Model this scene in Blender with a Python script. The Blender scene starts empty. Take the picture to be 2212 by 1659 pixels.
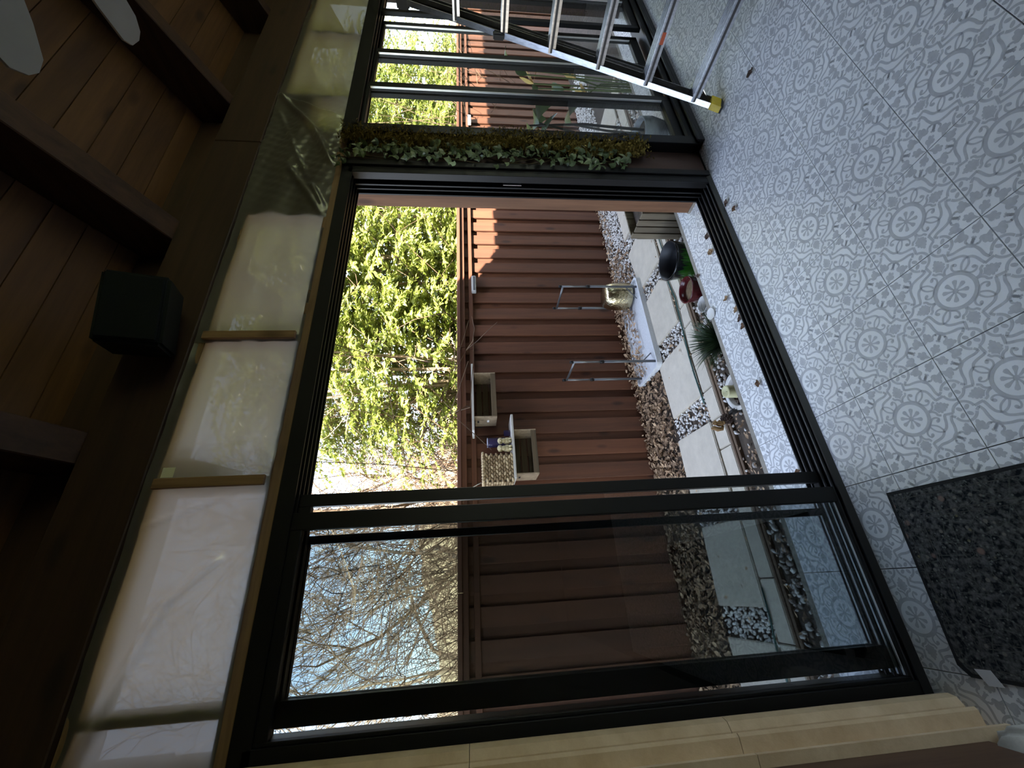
import bpy, bmesh, math, random
import numpy as np
from mathutils import Vector, Matrix, Euler

random.seed(7); rng = np.random.default_rng(7)
sc = bpy.context.scene
COL = sc.collection

# ------------------------------------------------------------------ camera
F_PX, YAW, PIT, ROL, CAM_Z = 871.6, 0.46768, -0.09853, -0.0208, 1.629
def cam_axes():
    cy, sy, cp, sp = math.cos(YAW), math.sin(YAW), math.cos(PIT), math.sin(PIT)
    f = Vector((sy*cp, cy*cp, sp)); r = Vector((cy, -sy, 0)); u = r.cross(f)
    r2 = r*math.cos(ROL)+u*math.sin(ROL); u2 = -r*math.sin(ROL)+u*math.cos(ROL)
    return r2, u2, f
_r, _u, _f = cam_axes()
cam_d = bpy.data.cameras.new('camera'); cam = bpy.data.objects.new('camera', cam_d); COL.objects.link(cam)
cam_d.sensor_fit = 'HORIZONTAL'; cam_d.sensor_width = 36; cam_d.lens = F_PX/2212*36
cam_d.clip_start = .02; cam_d.clip_end = 500
R = Matrix((-_u, _r, -_f)).transposed()          # the phone was held sideways: the picture is turned a quarter
cam.matrix_world = Matrix.Translation((0, 0, CAM_Z)) @ R.to_4x4()
sc.camera = cam

# ------------------------------------------------------------------ sky, sun, exposure
SUN_T = Vector((0.35, 1.0, -1.31)).normalized()  # direction the sunlight travels
w = bpy.data.worlds.new('sky'); sc.world = w; w.use_nodes = True
nt = w.node_tree; nt.nodes.clear()
wo = nt.nodes.new('ShaderNodeOutputWorld'); bg = nt.nodes.new('ShaderNodeBackground')
sky = nt.nodes.new('ShaderNodeTexSky'); sky.sky_type = 'NISHITA'; sky.sun_disc = False
sky.sun_elevation = math.asin(-SUN_T.z); sky.sun_rotation = math.atan2(-SUN_T.x, -SUN_T.y)
sky.air_density = 1.0; sky.dust_density = 1.2; sky.ozone_density = 1.0; sky.altitude = 100
bg.inputs[1].default_value = 0.42
hsv = nt.nodes.new('ShaderNodeHueSaturation'); hsv.inputs['Saturation'].default_value = .7
nt.links.new(sky.outputs[0], hsv.inputs['Color']); nt.links.new(hsv.outputs[0], bg.inputs[0]); nt.links.new(bg.outputs[0], wo.inputs[0])
sd = bpy.data.lights.new('sun', 'SUN'); sd.energy = 17.5; sd.angle = math.radians(.53); sd.color = (1, .93, .82)
so = bpy.data.objects.new('sun', sd); COL.objects.link(so); so.rotation_euler = SUN_T.to_track_quat('-Z', 'Y').to_euler()
so.location = (-4, -10, 14)
vs = sc.view_settings; vs.view_transform = 'Standard'; vs.look = 'None'; vs.gamma = 1; vs.use_curve_mapping = False
vs.exposure = 1.88
cy = sc.cycles; cy.use_denoising = True; cy.max_bounces = 12; cy.diffuse_bounces = 5; cy.glossy_bounces = 5
cy.transmission_bounces = 10; cy.transparent_max_bounces = 24; cy.caustics_reflective = False; cy.caustics_refractive = False
cy.sample_clamp_indirect = 6.0

# ------------------------------------------------------------------ materials
MATS = {}
def newmat(name):
    m = bpy.data.materials.new(name); m.use_nodes = True
    n = m.node_tree.nodes; l = m.node_tree.links
    return m, n, l, n['Principled BSDF']
def mat(name, col, rough=.6, metal=0, noise=None, bump=None, stretch=(1, 1, 1), col2=None, rnd=0, spec=.5, coord='Object', trans=0, sheen=0):
    """plain or mottled material: col..col2 mixed by noise(scale, detail); rnd varies each object's brightness"""
    if name in MATS: return MATS[name]
    m, n, l, p = newmat(name)
    p.inputs['Base Color'].default_value = (*col, 1); p.inputs['Roughness'].default_value = rough
    p.inputs['Metallic'].default_value = metal; p.inputs['Specular IOR Level'].default_value = spec
    if noise:
        tc = n.new('ShaderNodeTexCoord'); mp = n.new('ShaderNodeMapping'); mp.inputs['Scale'].default_value = stretch
        l.new(tc.outputs[coord], mp.inputs[0])
        src = mp.outputs[0]
        if rnd:
            oi = n.new('ShaderNodeObjectInfo'); ad = n.new('ShaderNodeVectorMath'); ad.operation = 'ADD'
            sc_ = n.new('ShaderNodeVectorMath'); sc_.operation = 'SCALE'; sc_.inputs['Scale'].default_value = 37
            cmb = n.new('ShaderNodeCombineXYZ')
            for i in range(3): l.new(oi.outputs['Random'], cmb.inputs[i])
            l.new(cmb.outputs[0], sc_.inputs[0]); l.new(sc_.outputs[0], ad.inputs[1]); l.new(src, ad.inputs[0]); src = ad.outputs[0]
        tx = n.new('ShaderNodeTexNoise'); tx.inputs['Scale'].default_value = noise[0]; tx.inputs['Detail'].default_value = noise[1]
        tx.inputs['Roughness'].default_value = .65
        l.new(src, tx.inputs['Vector'])
        rp = n.new('ShaderNodeValToRGB'); c2 = col2 or tuple(c*.55 for c in col)
        rp.color_ramp.elements[0].position = .3; rp.color_ramp.elements[0].color = (*c2, 1)
        rp.color_ramp.elements[1].position = .7; rp.color_ramp.elements[1].color = (*col, 1)
        l.new(tx.outputs['Fac'], rp.inputs[0]); out = rp.outputs[0]
        if rnd:
            hs = n.new('ShaderNodeHueSaturation'); mr = n.new('ShaderNodeMapRange')
            mr.inputs['To Min'].default_value = 1-rnd; mr.inputs['To Max'].default_value = 1+rnd
            l.new(oi.outputs['Random'], mr.inputs['Value']); l.new(mr.outputs[0], hs.inputs['Value']); l.new(out, hs.inputs['Color']); out = hs.outputs[0]
        l.new(out, p.inputs['Base Color'])
        if bump:
            b = n.new('ShaderNodeBump'); b.inputs['Strength'].default_value = bump; b.inputs['Distance'].default_value = .01
            l.new(tx.outputs['Fac'], b.inputs['Height']); l.new(b.outputs[0], p.inputs['Normal'])
    MATS[name] = m
    return m
def wood(name, c_dark, c_light, axis='z', rough=.55, rnd=.15, knots=True, grain=14):
    """wood with grain stretched along one axis, knots, and a different cut on each board"""
    if name in MATS: return MATS[name]
    m, n, l, p = newmat(name)
    tc = n.new('ShaderNodeTexCoord'); oi = n.new('ShaderNodeObjectInfo')
    st = {'x': (.06, 1, 1), 'y': (1, .06, 1), 'z': (1, 1, .06)}[axis]
    mp = n.new('ShaderNodeMapping'); mp.inputs['Scale'].default_value = st
    cmb = n.new('ShaderNodeCombineXYZ'); ml = n.new('ShaderNodeMath'); ml.operation = 'MULTIPLY'; ml.inputs[1].default_value = 53
    l.new(oi.outputs['Random'], ml.inputs[0])
    for i in range(3): l.new(ml.outputs[0], cmb.inputs[i])
    l.new(tc.outputs['Object'], mp.inputs[0]); l.new(cmb.outputs[0], mp.inputs['Location'])
    tx = n.new('ShaderNodeTexNoise'); tx.inputs['Scale'].default_value = grain; tx.inputs['Detail'].default_value = 6; tx.inputs['Roughness'].default_value = .7
    tx.inputs['Distortion'].default_value = .4
    l.new(mp.outputs[0], tx.inputs['Vector'])
    rp = n.new('ShaderNodeValToRGB'); rp.color_ramp.elements[0].position = .32; rp.color_ramp.elements[1].position = .68
    rp.color_ramp.elements[0].color = (*c_dark, 1); rp.color_ramp.elements[1].color = (*c_light, 1)
    l.new(tx.outputs['Fac'], rp.inputs[0]); out = rp.outputs[0]
    if knots:
        mk = n.new('ShaderNodeMapping'); mk.inputs['Scale'].default_value = {'x': (2.2, 6, 6), 'y': (6, 2.2, 6), 'z': (6, 6, 2.2)}[axis]
        l.new(tc.outputs['Object'], mk.inputs[0]); l.new(cmb.outputs[0], mk.inputs['Location'])
        vo = n.new('ShaderNodeTexVoronoi'); vo.inputs['Scale'].default_value = 1.0; vo.inputs['Randomness'].default_value = 1
        l.new(mk.outputs[0], vo.inputs['Vector'])
        kr = n.new('ShaderNodeValToRGB'); kr.color_ramp.elements[0].position = .09; kr.color_ramp.elements[0].color = (.25, .2, .18, 1)
        kr.color_ramp.elements[1].position = .2; kr.color_ramp.elements[1].color = (1, 1, 1, 1)
        l.new(vo.outputs['Distance'], kr.inputs[0])
        mx = n.new('ShaderNodeMixRGB'); mx.blend_type = 'MULTIPLY'; mx.inputs[0].default_value = .75
        l.new(out, mx.inputs[1]); l.new(kr.outputs[0], mx.inputs[2]); out = mx.outputs[0]
    hs = n.new('ShaderNodeHueSaturation'); mr = n.new('ShaderNodeMapRange')
    mr.inputs['To Min'].default_value = 1-rnd; mr.inputs['To Max'].default_value = 1+rnd
    l.new(oi.outputs['Random'], mr.inputs['Value']); l.new(mr.outputs[0], hs.inputs['Value']); l.new(out, hs.inputs['Color'])
    l.new(hs.outputs[0], p.inputs['Base Color']); p.inputs['Roughness'].default_value = rough
    b = n.new('ShaderNodeBump'); b.inputs['Strength'].default_value = .25; b.inputs['Distance'].default_value = .004
    l.new(tx.outputs['Fac'], b.inputs['Height']); l.new(b.outputs[0], p.inputs['Normal'])
    MATS[name] = m
    return m
def schlick(n, l, f0=.04):
    """mirror share of a thin clear sheet, the same seen from either side"""
    g = n.new('ShaderNodeNewGeometry'); d = n.new('ShaderNodeVectorMath'); d.operation = 'DOT_PRODUCT'
    l.new(g.outputs['Incoming'], d.inputs[0]); l.new(g.outputs['Normal'], d.inputs[1])
    def mth(op, a, b=None):
        q = n.new('ShaderNodeMath'); q.operation = op
        for i, x in enumerate((a, b)):
            if x is None: continue
            if isinstance(x, (int, float)): q.inputs[i].default_value = x
            else: l.new(x, q.inputs[i])
        return q.outputs[0]
    c = mth('ABSOLUTE', d.outputs['Value']); p5 = mth('POWER', mth('SUBTRACT', 1.0, c), 5.0)
    return mth('ADD', mth('MULTIPLY', p5, 1-f0), f0)
def glass(name, tint=(.86, .88, .87), rough=0.0, gloss=1.0):
    if name in MATS: return MATS[name]
    m, n, l, p = newmat(name); n.remove(p); o = n['Material Output']
    t = n.new('ShaderNodeBsdfTransparent'); t.inputs[0].default_value = (*tint, 1)
    g = n.new('ShaderNodeBsdfGlossy'); g.inputs['Roughness'].default_value = rough; g.inputs[0].default_value = (gloss, gloss, gloss, 1)
    mx = n.new('ShaderNodeMixShader'); l.new(schlick(n, l), mx.inputs[0]); l.new(t.outputs[0], mx.inputs[1]); l.new(g.outputs[0], mx.inputs[2])
    l.new(mx.outputs[0], o.inputs[0]); MATS[name] = m
    return m
def leafmat(name, c1, c2, rough=.35, trans=.4, scale=9):
    if name in MATS: return MATS[name]
    m, n, l, p = newmat(name); o = n['Material Output']
    g = n.new('ShaderNodeNewGeometry'); rp = n.new('ShaderNodeValToRGB')
    rp.color_ramp.elements[0].color = (*c1, 1); rp.color_ramp.elements[1].color = (*c2, 1)
    l.new(g.outputs['Random Per Island'], rp.inputs[0])
    l.new(rp.outputs[0], p.inputs['Base Color']); p.inputs['Roughness'].default_value = rough
    t = n.new('ShaderNodeBsdfTranslucent'); l.new(rp.outputs[0], t.inputs[0])
    mx = n.new('ShaderNodeMixShader'); mx.inputs[0].default_value = trans
    l.new(p.outputs[0], mx.inputs[1]); l.new(t.outputs[0], mx.inputs[2]); l.new(mx.outputs[0], o.inputs[0])
    MATS[name] = m
    return m

BLACK = mat('black_aluminium', (.006, .006, .0065), .45, spec=.3)
BLACK2 = mat('black_aluminium_rail', (.012, .012, .0125), .4, spec=.35)
ALU = mat('aluminium', (.50, .50, .51), .3, metal=1, noise=(60, 2), col2=(.34, .34, .35), stretch=(1, 1, .1))
BRIGHT = mat('lit_aluminium_edge', (.75, .74, .72), .3, metal=.6)  # pale colour stands for light catching the stile edges
GLASS = glass('window_glass')
GLASS_D = glass('tinted_window_glass', (.54, .575, .59))
# ------------------------------------------------------------------ mesh helpers
class MB:
    def __init__(s): s.v = []; s.f = []; s.m = []
    def add(s, vs, fs, mi=0):
        b = len(s.v); s.v += [tuple(v) for v in vs]; s.f += [tuple(b+i for i in f) for f in fs]; s.m += [mi]*len(fs); return s
    def box(s, x0, x1, y0, y1, z0, z1, mi=0, M=None):
        vs = [(x, y, z) for z in (z0, z1) for y in (y0, y1) for x in (x0, x1)]
        if M is not None: vs = [tuple(M @ Vector(v)) for v in vs]
        return s.add(vs, [(0, 2, 3, 1), (4, 5, 7, 6), (0, 1, 5, 4), (2, 6, 7, 3), (0, 4, 6, 2), (1, 3, 7, 5)], mi)
    def tube(s, pts, rad, n=8, mi=0, cap=True, flat=None):
        """round bar along points; rad a number or one per point"""
        pts = [Vector(p) for p in pts]; k = len(pts)
        if not hasattr(rad, '__len__'): rad = [rad]*k
        b = len(s.v); ref = None
        for i, p in enumerate(pts):
            d = (pts[min(i+1, k-1)]-pts[max(i-1, 0)]).normalized()
            if ref is None: ref = d.orthogonal().normalized()
            ref = (ref-d*ref.dot(d)); ref = ref.normalized() if ref.length > 1e-6 else d.orthogonal().normalized()
            q = d.cross(ref)
            for j in range(n):
                a = 2*math.pi*j/n
                s.v.append(tuple(p+ref*math.cos(a)*rad[i]+q*math.sin(a)*rad[i]*(flat or 1)))
        for i in range(k-1):
            for j in range(n):
                s.f.append((b+i*n+j, b+i*n+(j+1) % n, b+(i+1)*n+(j+1) % n, b+(i+1)*n+j)); s.m.append(mi)
        if cap:
            s.f.append(tuple(b+j for j in reversed(range(n)))); s.m.append(mi)
            s.f.append(tuple(b+(k-1)*n+j for j in range(n))); s.m.append(mi)
        return s
    def lathe(s, c, prof, n=32, mi=0, M=None):
        """prof: list of (radius, z) about the vertical through c"""
        b = len(s.v); c = Vector(c)
        for r, z in prof:
            for j in range(n):
                a = 2*math.pi*j/n; v = Vector((r*math.cos(a), r*math.sin(a), z))
                if M is not None: v = M @ v
                s.v.append(tuple(c+v))
        for i in range(len(prof)-1):
            for j in range(n):
                s.f.append((b+i*n+j, b+i*n+(j+1) % n, b+(i+1)*n+(j+1) % n, b+(i+1)*n+j)); s.m.append(mi)
        return s
    def ball(s, c, r, n=12, m=8, mi=0, M=None):
        r = r if hasattr(r, '__len__') else (r, r, r)
        b = len(s.v); c = Vector(c)
        for i in range(m+1):
            t = math.pi*i/m
            for j in range(n):
                a = 2*math.pi*j/n
                v = Vector((r[0]*math.sin(t)*math.cos(a), r[1]*math.sin(t)*math.sin(a), r[2]*math.cos(t)))
                if M is not None: v = M @ v
                s.v.append(tuple(c+v))
        for i in range(m):
            for j in range(n):
                s.f.append((b+i*n+j, b+(i+1)*n+j, b+(i+1)*n+(j+1) % n, b+i*n+(j+1) % n)); s.m.append(mi)
        return s
    def ext(s, poly, z0, z1, mi=0, axis='z'):
        """extrude a polygon (u,v) along an axis"""
        n = len(poly)
        def P(u, v, h): return {'z': (u, v, h), 'y': (u, h, v), 'x': (h, u, v)}[axis]
        vs = [P(u, v, z0) for u, v in poly]+[P(u, v, z1) for u, v in poly]
        return s.add(vs, [tuple(reversed(range(n))), tuple(range(n, 2*n))]+[(i, (i+1) % n, n+(i+1) % n, n+i) for i in range(n)], mi)
    def build(s, name, mats, parent=None, smooth=False, bevel=0, loc=None, segs=1, **kw):
        if not isinstance(mats, (list, tuple)): mats = [mats]
        root = parent
        while root is not None and root.parent is not None: root = root.parent
        if root is not None: org = Vector(root.location)
        elif loc is not None: org = Vector(loc)
        else:
            a = np.array(s.v); org = Vector(((a[:, 0].min()+a[:, 0].max())/2, (a[:, 1].min()+a[:, 1].max())/2, a[:, 2].min()))
        me = bpy.data.meshes.new(name); a = np.array(s.v, dtype=float)-np.array(org)
        me.from_pydata(a.tolist(), [], s.f)
        for m in mats: me.materials.append(m)
        if len(mats) > 1: me.polygons.foreach_set('material_index', s.m)
        bm = bmesh.new(); bm.from_mesh(me); bmesh.ops.recalc_face_normals(bm, faces=bm.faces)
        if bevel: bmesh.ops.bevel(bm, geom=bm.edges[:], offset=bevel, segments=segs, affect='EDGES', clamp_overlap=True)
        bm.to_mesh(me); bm.free()
        if smooth: me.polygons.foreach_set('use_smooth', [True]*len(me.polygons))
        me.update()
        o = bpy.data.objects.new(name, me); COL.objects.link(o)
        if parent is None: o.location = org
        else: o.parent = parent
        for k, v in kw.items(): o[k] = v
        return o
def thing(name, label, cat, loc, group=None, kind=None):
    o = bpy.data.objects.new(name, None); COL.objects.link(o); o.location = loc; o.empty_display_size = .05
    o['label'] = label
    if cat: o['category'] = cat
    if group: o['group'] = group
    if kind: o['kind'] = kind
    return o
def tag(o, label, cat, group=None, kind=None):
    o['label'] = label; o['category'] = cat
    if group: o['group'] = group
    if kind: o['kind'] = kind
    return o
def inst(name, mesh, parent, loc=(0, 0, 0), rot=(0, 0, 0), scale=(1, 1, 1)):
    """one more object that shares a mesh; loc is local to the parent"""
    o = bpy.data.objects.new(name, mesh); COL.objects.link(o); o.parent = parent
    o.location = loc; o.rotation_euler = rot; o.scale = scale
    return o
def struct(o, label=None):
    o['kind'] = 'structure'
    if label: o['label'] = label
    return o
def rawmesh(name, verts, faces, mats, smooth=False):
    me = bpy.data.meshes.new(name)
    verts = np.asarray(verts, dtype=np.float32); faces = np.asarray(faces, dtype=np.int32)
    n, k = faces.shape
    me.vertices.add(len(verts)); me.vertices.foreach_set('co', verts.ravel())
    me.loops.add(n*k); me.loops.foreach_set('vertex_index', faces.ravel())
    me.polygons.add(n); me.polygons.foreach_set('loop_start', np.arange(0, n*k, k)); me.polygons.foreach_set('loop_total', np.full(n, k))
    if smooth: me.polygons.foreach_set('use_smooth', [True]*n)
    for m in (mats if isinstance(mats, (list, tuple)) else [mats]): me.materials.append(m)
    me.update(); me.validate()
    return me
# ================================================================== THE ROOM
YW = 1.686
S = .33; GX, GY = 1.2907, 1.4453           # tile size and one grout crossing
GROUT = mat('grout', (.17, .17, .18), .9, noise=(40, 3))
TILE = mat('tile_glaze', (.86, .86, .86), .36, spec=.9, noise=(7, 4), col2=(.78, .785, .79), rnd=.03)
PRINT = mat('tile_print', (.53, .535, .55), .42, spec=.8, noise=(30, 2), col2=(.43, .435, .45))

def tile_pattern():
    """flat print of one tile as polygons, medallion in the middle, eightfold symmetry"""
    polys = []
    def stroke(pts, w):
        out = []; k = len(pts)
        P = [Vector((*p, 0)) for p in pts]
        L, Rr = [], []
        for i in range(k):
            d = (P[min(i+1, k-1)]-P[max(i-1, 0)]).normalized(); q = Vector((-d.y, d.x, 0))
            L.append(P[i]+q*w/2); Rr.append(P[i]-q*w/2)
        for i in range(k-1): out.append([tuple(L[i][:2]), tuple(Rr[i][:2]), tuple(Rr[i+1][:2]), tuple(L[i+1][:2])])
        return out
    def curve(pts, n=5):
        P = [Vector((*p, 0)) for p in pts]; P = [P[0]*2-P[1]]+P+[P[-1]*2-P[-2]]; out = []
        for i in range(1, len(P)-2):
            for j in range(n):
                t = j/n; a, b, c, d = P[i-1:i+3]
                v = .5*((2*b)+(c-a)*t+(2*a-5*b+4*c-d)*t*t+(3*b-a-3*c+d)*t**3); out.append((v.x, v.y))
        out.append((P[-2].x, P[-2].y)); return out
    def ell(c, a, b, ang, n=12):
        return [(c[0]+a*math.cos(t)*math.cos(ang)-b*math.sin(t)*math.sin(ang), c[1]+a*math.cos(t)*math.sin(ang)+b*math.sin(t)*math.cos(ang)) for t in [2*math.pi*i/n for i in range(n)]]
    def arc(c, r, a0, a1, n): return [(c[0]+r*math.cos(math.radians(a0+(a1-a0)*i/n)), c[1]+r*math.sin(math.radians(a0+(a1-a0)*i/n))) for i in range(n+1)]
    # centre medallion
    polys += stroke(arc((0, 0), .180, 0, 360, 48), .037)
    polys.append(ell((0, 0), .026, .026, 0))
    for k in range(8):
        a = math.radians(22.5+45*k); ca, sa = math.cos(a), math.sin(a)
        sh = [(.02, -.006), (.06, -.011), (.09, -.021), (.108, -.02), (.117, 0), (.108, .02), (.09, .021), (.06, .011), (.02, .006)]
        polys.append([(x*ca-y*sa, x*sa+y*ca) for x, y in sh])
    oct_ = []          # one eighth: x > 0, -x < y < 0
    W = .025
    oct_ += stroke(curve([(.236, -.236), (.272, -.212), (.293, -.17), (.306, -.12), (.318, -.086)]), W)
    oct_ += stroke([(.314, -.083), (.4, -.097)], W)
    oct_ += stroke(arc((.5, -.117), .1, 168, 92, 7), W)
    oct_ += stroke(arc((.5, -.117), .1, 190, 270, 7)[1:], W)
    oct_ += stroke([(.404, -.144), (.371, -.118)], W)
    oct_ += stroke(curve([(.372, -.114), (.352, -.16), (.347, -.22), (.332, -.28), (.306, -.306)]), W)
    # small flower on the joint, half of it on this tile
    for dx, dy in ((-.035, -.035), (-.035, .035)):
        oct_.append([(min(x, .4985), y) for x, y in ell((.5+dx, -.117+dy), .03, .019, math.atan2(dy, dx))])
    # oak leaf pointing at the edge (half of it here, mirrored below)
    leaf = [(.243, 0), (.262, -.008), (.275, -.03), (.285, -.05), (.302, -.044), (.306, -.058), (.322, -.06), (.331, -.046), (.347, -.052), (.358, -.043), (.36, -.03), (.38, -.03), (.386, -.016), (.404, -.008), (.406, 0)]
    oct_.append(leaf)
    oct_ += stroke(curve([(.200, -.004), (.232, -.012), (.256, -.036), (.264, -.062), (.292, -.078)]), .022)
    # almond loop on the diagonal and its scrolls
    d = math.sqrt(.5)
    lo = curve([(.138, -.138), (.163, -.140), (.208, -.168), (.232, -.205), (.240, -.240)])
    oct_ += stroke(lo, .017)
    oct_ += stroke(curve([(.152, -.128), (.185, -.085), (.225, -.078), (.252, -.098), (.246, -.118)]), .017)
    oct_.append(ell((.236, -.117), .021, .017, .6))
    # corner flower: trefoil on the diagonal (half), big leaf beside it
    oct_.append([(.492, -.492), (.478, -.462), (.47, -.44), (.476, -.418), (.466, -.398), (.446, -.392), (.436, -.402), (.43, -.388), (.414, -.376), (.402, -.384), (.399, -.399)])
    big = [len(oct_)]
    oct_.append([(.498, -.335), (.47, -.325), (.452, -.318), (.436, -.33), (.415, -.334), (.398, -.322), (.395, -.302), (.408, -.296), (.404, -.28), (.412, -.258), (.43, -.255), (.436, -.238), (.452, -.232), (.464, -.246), (.466, -.264), (.478, -.276), (.48, -.292), (.498, -.302)])
    oct_ += stroke(arc((.352, -.322), .028, 60, 300, 8), .018)
    oct_ += stroke(curve([(.322, -.322), (.35, -.352), (.385, -.362)]), .02)
    oct_ += stroke(curve([(.395, -.302), (.372, -.29), (.352, -.296)]), .02)
    for q in (oct_[i] for i in big):
        cx, cy_ = sum(p[0] for p in q)/len(q), sum(p[1] for p in q)/len(q); q[:] = [(min(.4985, cx+(x-cx)*1.16), cy_+(y-cy_)*1.16) for x, y in q]
    for q in oct_:
        for k in range(4):
            c_, s_ = round(math.cos(k*math.pi/2)), round(math.sin(k*math.pi/2))
            for mir in (1, -1):
                polys.append([(x*c_-mir*y*s_, x*s_+mir*y*c_) for x, y in q])
    return polys
_pat = tile_pattern()
def clip_poly(p, axis, lim, keep_less):
    out = []
    for i in range(len(p)):
        a, b = p[i], p[(i+1) % len(p)]
        ia = (a[axis] <= lim) == keep_less; ib = (b[axis] <= lim) == keep_less
        if ia: out.append(a)
        if ia != ib:
            t = (lim-a[axis])/(b[axis]-a[axis]); out.append((a[0]+(b[0]-a[0])*t, a[1]+(b[1]-a[1])*t))
    return out
def tile_mesh(name, y_lo=-.5, y_hi=.5):
    g = .0035
    m = MB(); lo = max(y_lo*S, -S/2+g/2); hi = min(y_hi*S, S/2-g/2)
    m.box(-S/2+g/2, S/2-g/2, lo, hi, -.009, 0)
    for q in _pat:
        if y_lo > -.5: q = clip_poly(q, 1, y_lo+.002, False)
        if y_hi < .5 and len(q) > 2: q = clip_poly(q, 1, y_hi-.002, True)
        if len(q) < 3: continue
        lim = .5-g/S/2-.001
        q = [(max(-lim, min(lim, x))*S, max(-lim, min(lim, y))*S) for x, y in q]
        m.add([(x, y, .0004) for x, y in q], [tuple(range(len(q)))], 1)
    me = bpy.data.meshes.new(name); me.from_pydata(m.v, [], m.f); me.materials.append(TILE); me.materials.append(PRINT)
    me.polygons.foreach_set('material_index', m.m)
    bm = bmesh.new(); bm.from_mesh(me)
    for f in bm.faces:
        if f.material_index == 1 and f.normal.z < 0: f.normal_flip()
    bm.to_mesh(me); bm.free(); me.update()
    return me
XR, YB = 7.0, -5.0
fl = MB(); fl.box(-.75, XR, YB, 1.686, -.08, -.009)
floor = struct(fl.build('floor', GROUT, loc=(0, 0, 0)), 'floor of pale grey patterned ceramic tiles')
TM = tile_mesh('tile')
for i in range(-16, 7):
    for j in range(0, 10):
        x, y = GX-S*(i-.5), GY-S*(j-.5)
        if x-S/2 < -.74 or x > 6.9: continue
        if j == 0: continue
        inst('tile', TM, floor, (x, y, 0))
TE = tile_mesh('tile_cut', -.5, (1.686-(GY+.5*S))/S)
for i in range(-16, 7):
    x = GX-S*(i-.5)
    if x-S/2 < -.74 or x > 6.9: continue
    inst('tile', TE, floor, (x, GY+.5*S, 0))
po = MB(); po.box(-1.6, 6.2, 1.70, 2.15, -.3, -.009)
porch = struct(po.build('porch', mat('porch_concrete', (.33, .30, .25), .9, noise=(12, 5)), loc=(0, 0, 0)), 'tiled porch step outside the sliding door')
TP = tile_mesh('porch_tile', (1.846-(GY+.5*S))/S, .5)
TP2 = tile_mesh('porch_edge_tile', -.5, (2.15-(GY+1.5*S))/S)
for i in range(-15, 9):
    x = GX-S*(i-.5)
    if x < -1.45 or x > 6.05: continue
    inst('tile', TP, porch, (x, GY+.5*S, 0)); inst('tile', TP2, porch, (x, GY+1.5*S, 0))

# ---- walls
DARKWOOD = wood('dark_wall_wood', (.028, .012, .008), (.06, .026, .016), 'z', .6, .1)
WALLC = mat('wall_plaster', (.16, .13, .11), .9, noise=(3, 3), col2=(.12, .10, .085))
SL = .42
def zc(y, z0): return z0-SL*(y-YW)
for nm, x0, x1, lab in (('wall_left', -.9, -.75, 'dark wall on the fireplace side'),):
    m = MB(); m.ext([(YB, -.08), (1.97, -.08), (1.97, zc(1.97, 3.46)), (YB, zc(YB, 3.46))], x0, x1, axis='x'); struct(m.build(nm, WALLC), lab)
m = MB()
for a, b, zlo, zhi in ((YB, -3.6, -.08, None), (-3.6, -1.2, -.08, .5), (-3.6, -1.2, 2.3, None), (-1.2, 1.97, -.08, None)):
    if zhi is None: m.ext([(a, zlo), (b, zlo), (b, zc(b, 3.46)), (a, zc(a, 3.46))], XR, XR+.15, axis='x')
    else: m.box(XR, XR+.15, a, b, zlo, zhi)
struct(m.build('wall_right', WALLC), 'far end wall with a daylit window')
wn = struct(thing('window_1', 'white framed window in the far end wall', None, (XR, -2.4, .5)))
f = MB()
for a, b in ((-3.6, -3.53), (-2.43, -2.36), (-1.27, -1.2)): f.box(XR+.03, XR+.1, a, b, .5, 2.3)
for a, b in ((.5, .57), (1.37, 1.43), (2.23, 2.3)): f.box(XR+.04, XR+.09, -3.6, -1.2, a, b)
f.build('window_frame', mat('white_paint', (.75, .74, .7), .5), wn)
MB().box(XR+.06, XR+.065, -3.55, -1.25, .52, 2.28).build('pane', GLASS, wn)
m = MB(); zt = zc(YB, 3.46)
for a, b, zlo, zhi in ((-.9, 2.6, -.08, zt), (2.6, 6.6, -.08, .25), (2.6, 6.6, 2.4, zt), (6.6, XR+.15, -.08, zt)): m.box(a, b, YB-.15, YB, zlo, zhi)
struct(m.build('wall_back', WALLC), 'tall wall behind the viewer with a large added window')
wb = struct(thing('window_2_added', 'large unseen window added behind the viewer to brighten the room', None, (4.6, YB, .25)))  # opening added out of view to bring more daylight inside
f = MB()
for k in range(4): f.box(2.6+k*1.3133, 2.66+k*1.3133, YB-.11, YB-.04, .25, 2.4)
for z in (.25, 1.3, 2.34): f.box(2.6, 6.6, YB-.1, YB-.05, z, z+.06)
f.build('window_frame', BLACK, wb)
MB().box(2.62, 6.58, YB-.078, YB-.072, .28, 2.37).build('pane', GLASS, wb)
m = MB(); m.box(-40, 50, -60, YB-.15, -.6, -.25); struct(m.build('lawn_ground', mat('lawn', (.20, .22, .09), .95, noise=(2, 5), col2=(.13, .15, .06))), 'lawn behind the house')
wf = struct(thing('wall_front', 'wooden wall that holds the glass doors', None, (2.53, 1.75, 0)))
m = MB(); m.box(2.40, 2.66, 1.70, 1.97, 0, 2.45); m.build('wood_pier', DARKWOOD, wf)
m = MB(); m.box(-.75, -.46, 1.69, 1.97, 0, 2.45); m.build('wood_pier', DARKWOOD, wf)
m = MB(); m.box(5.33, XR, 1.70, 1.97, 0, 2.45); m.build('wood_pier', DARKWOOD, wf)
NAIL = wood('nailer_wood', (.12, .065, .035), (.30, .18, .10), 'x', .7, .1)
STUD = wood('stud_wood', (.14, .07, .03), (.36, .21, .11), 'z', .7, .1)
m = MB(); m.box(-.75, XR, 1.692, 1.79, 2.402, 2.452); m.build('nailer', NAIL, wf, bevel=.003)
m = MB(); m.box(-.75, XR, 1.692, 1.76, 2.86, 2.905); m.build('nailer', NAIL, wf, bevel=.003)
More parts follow.
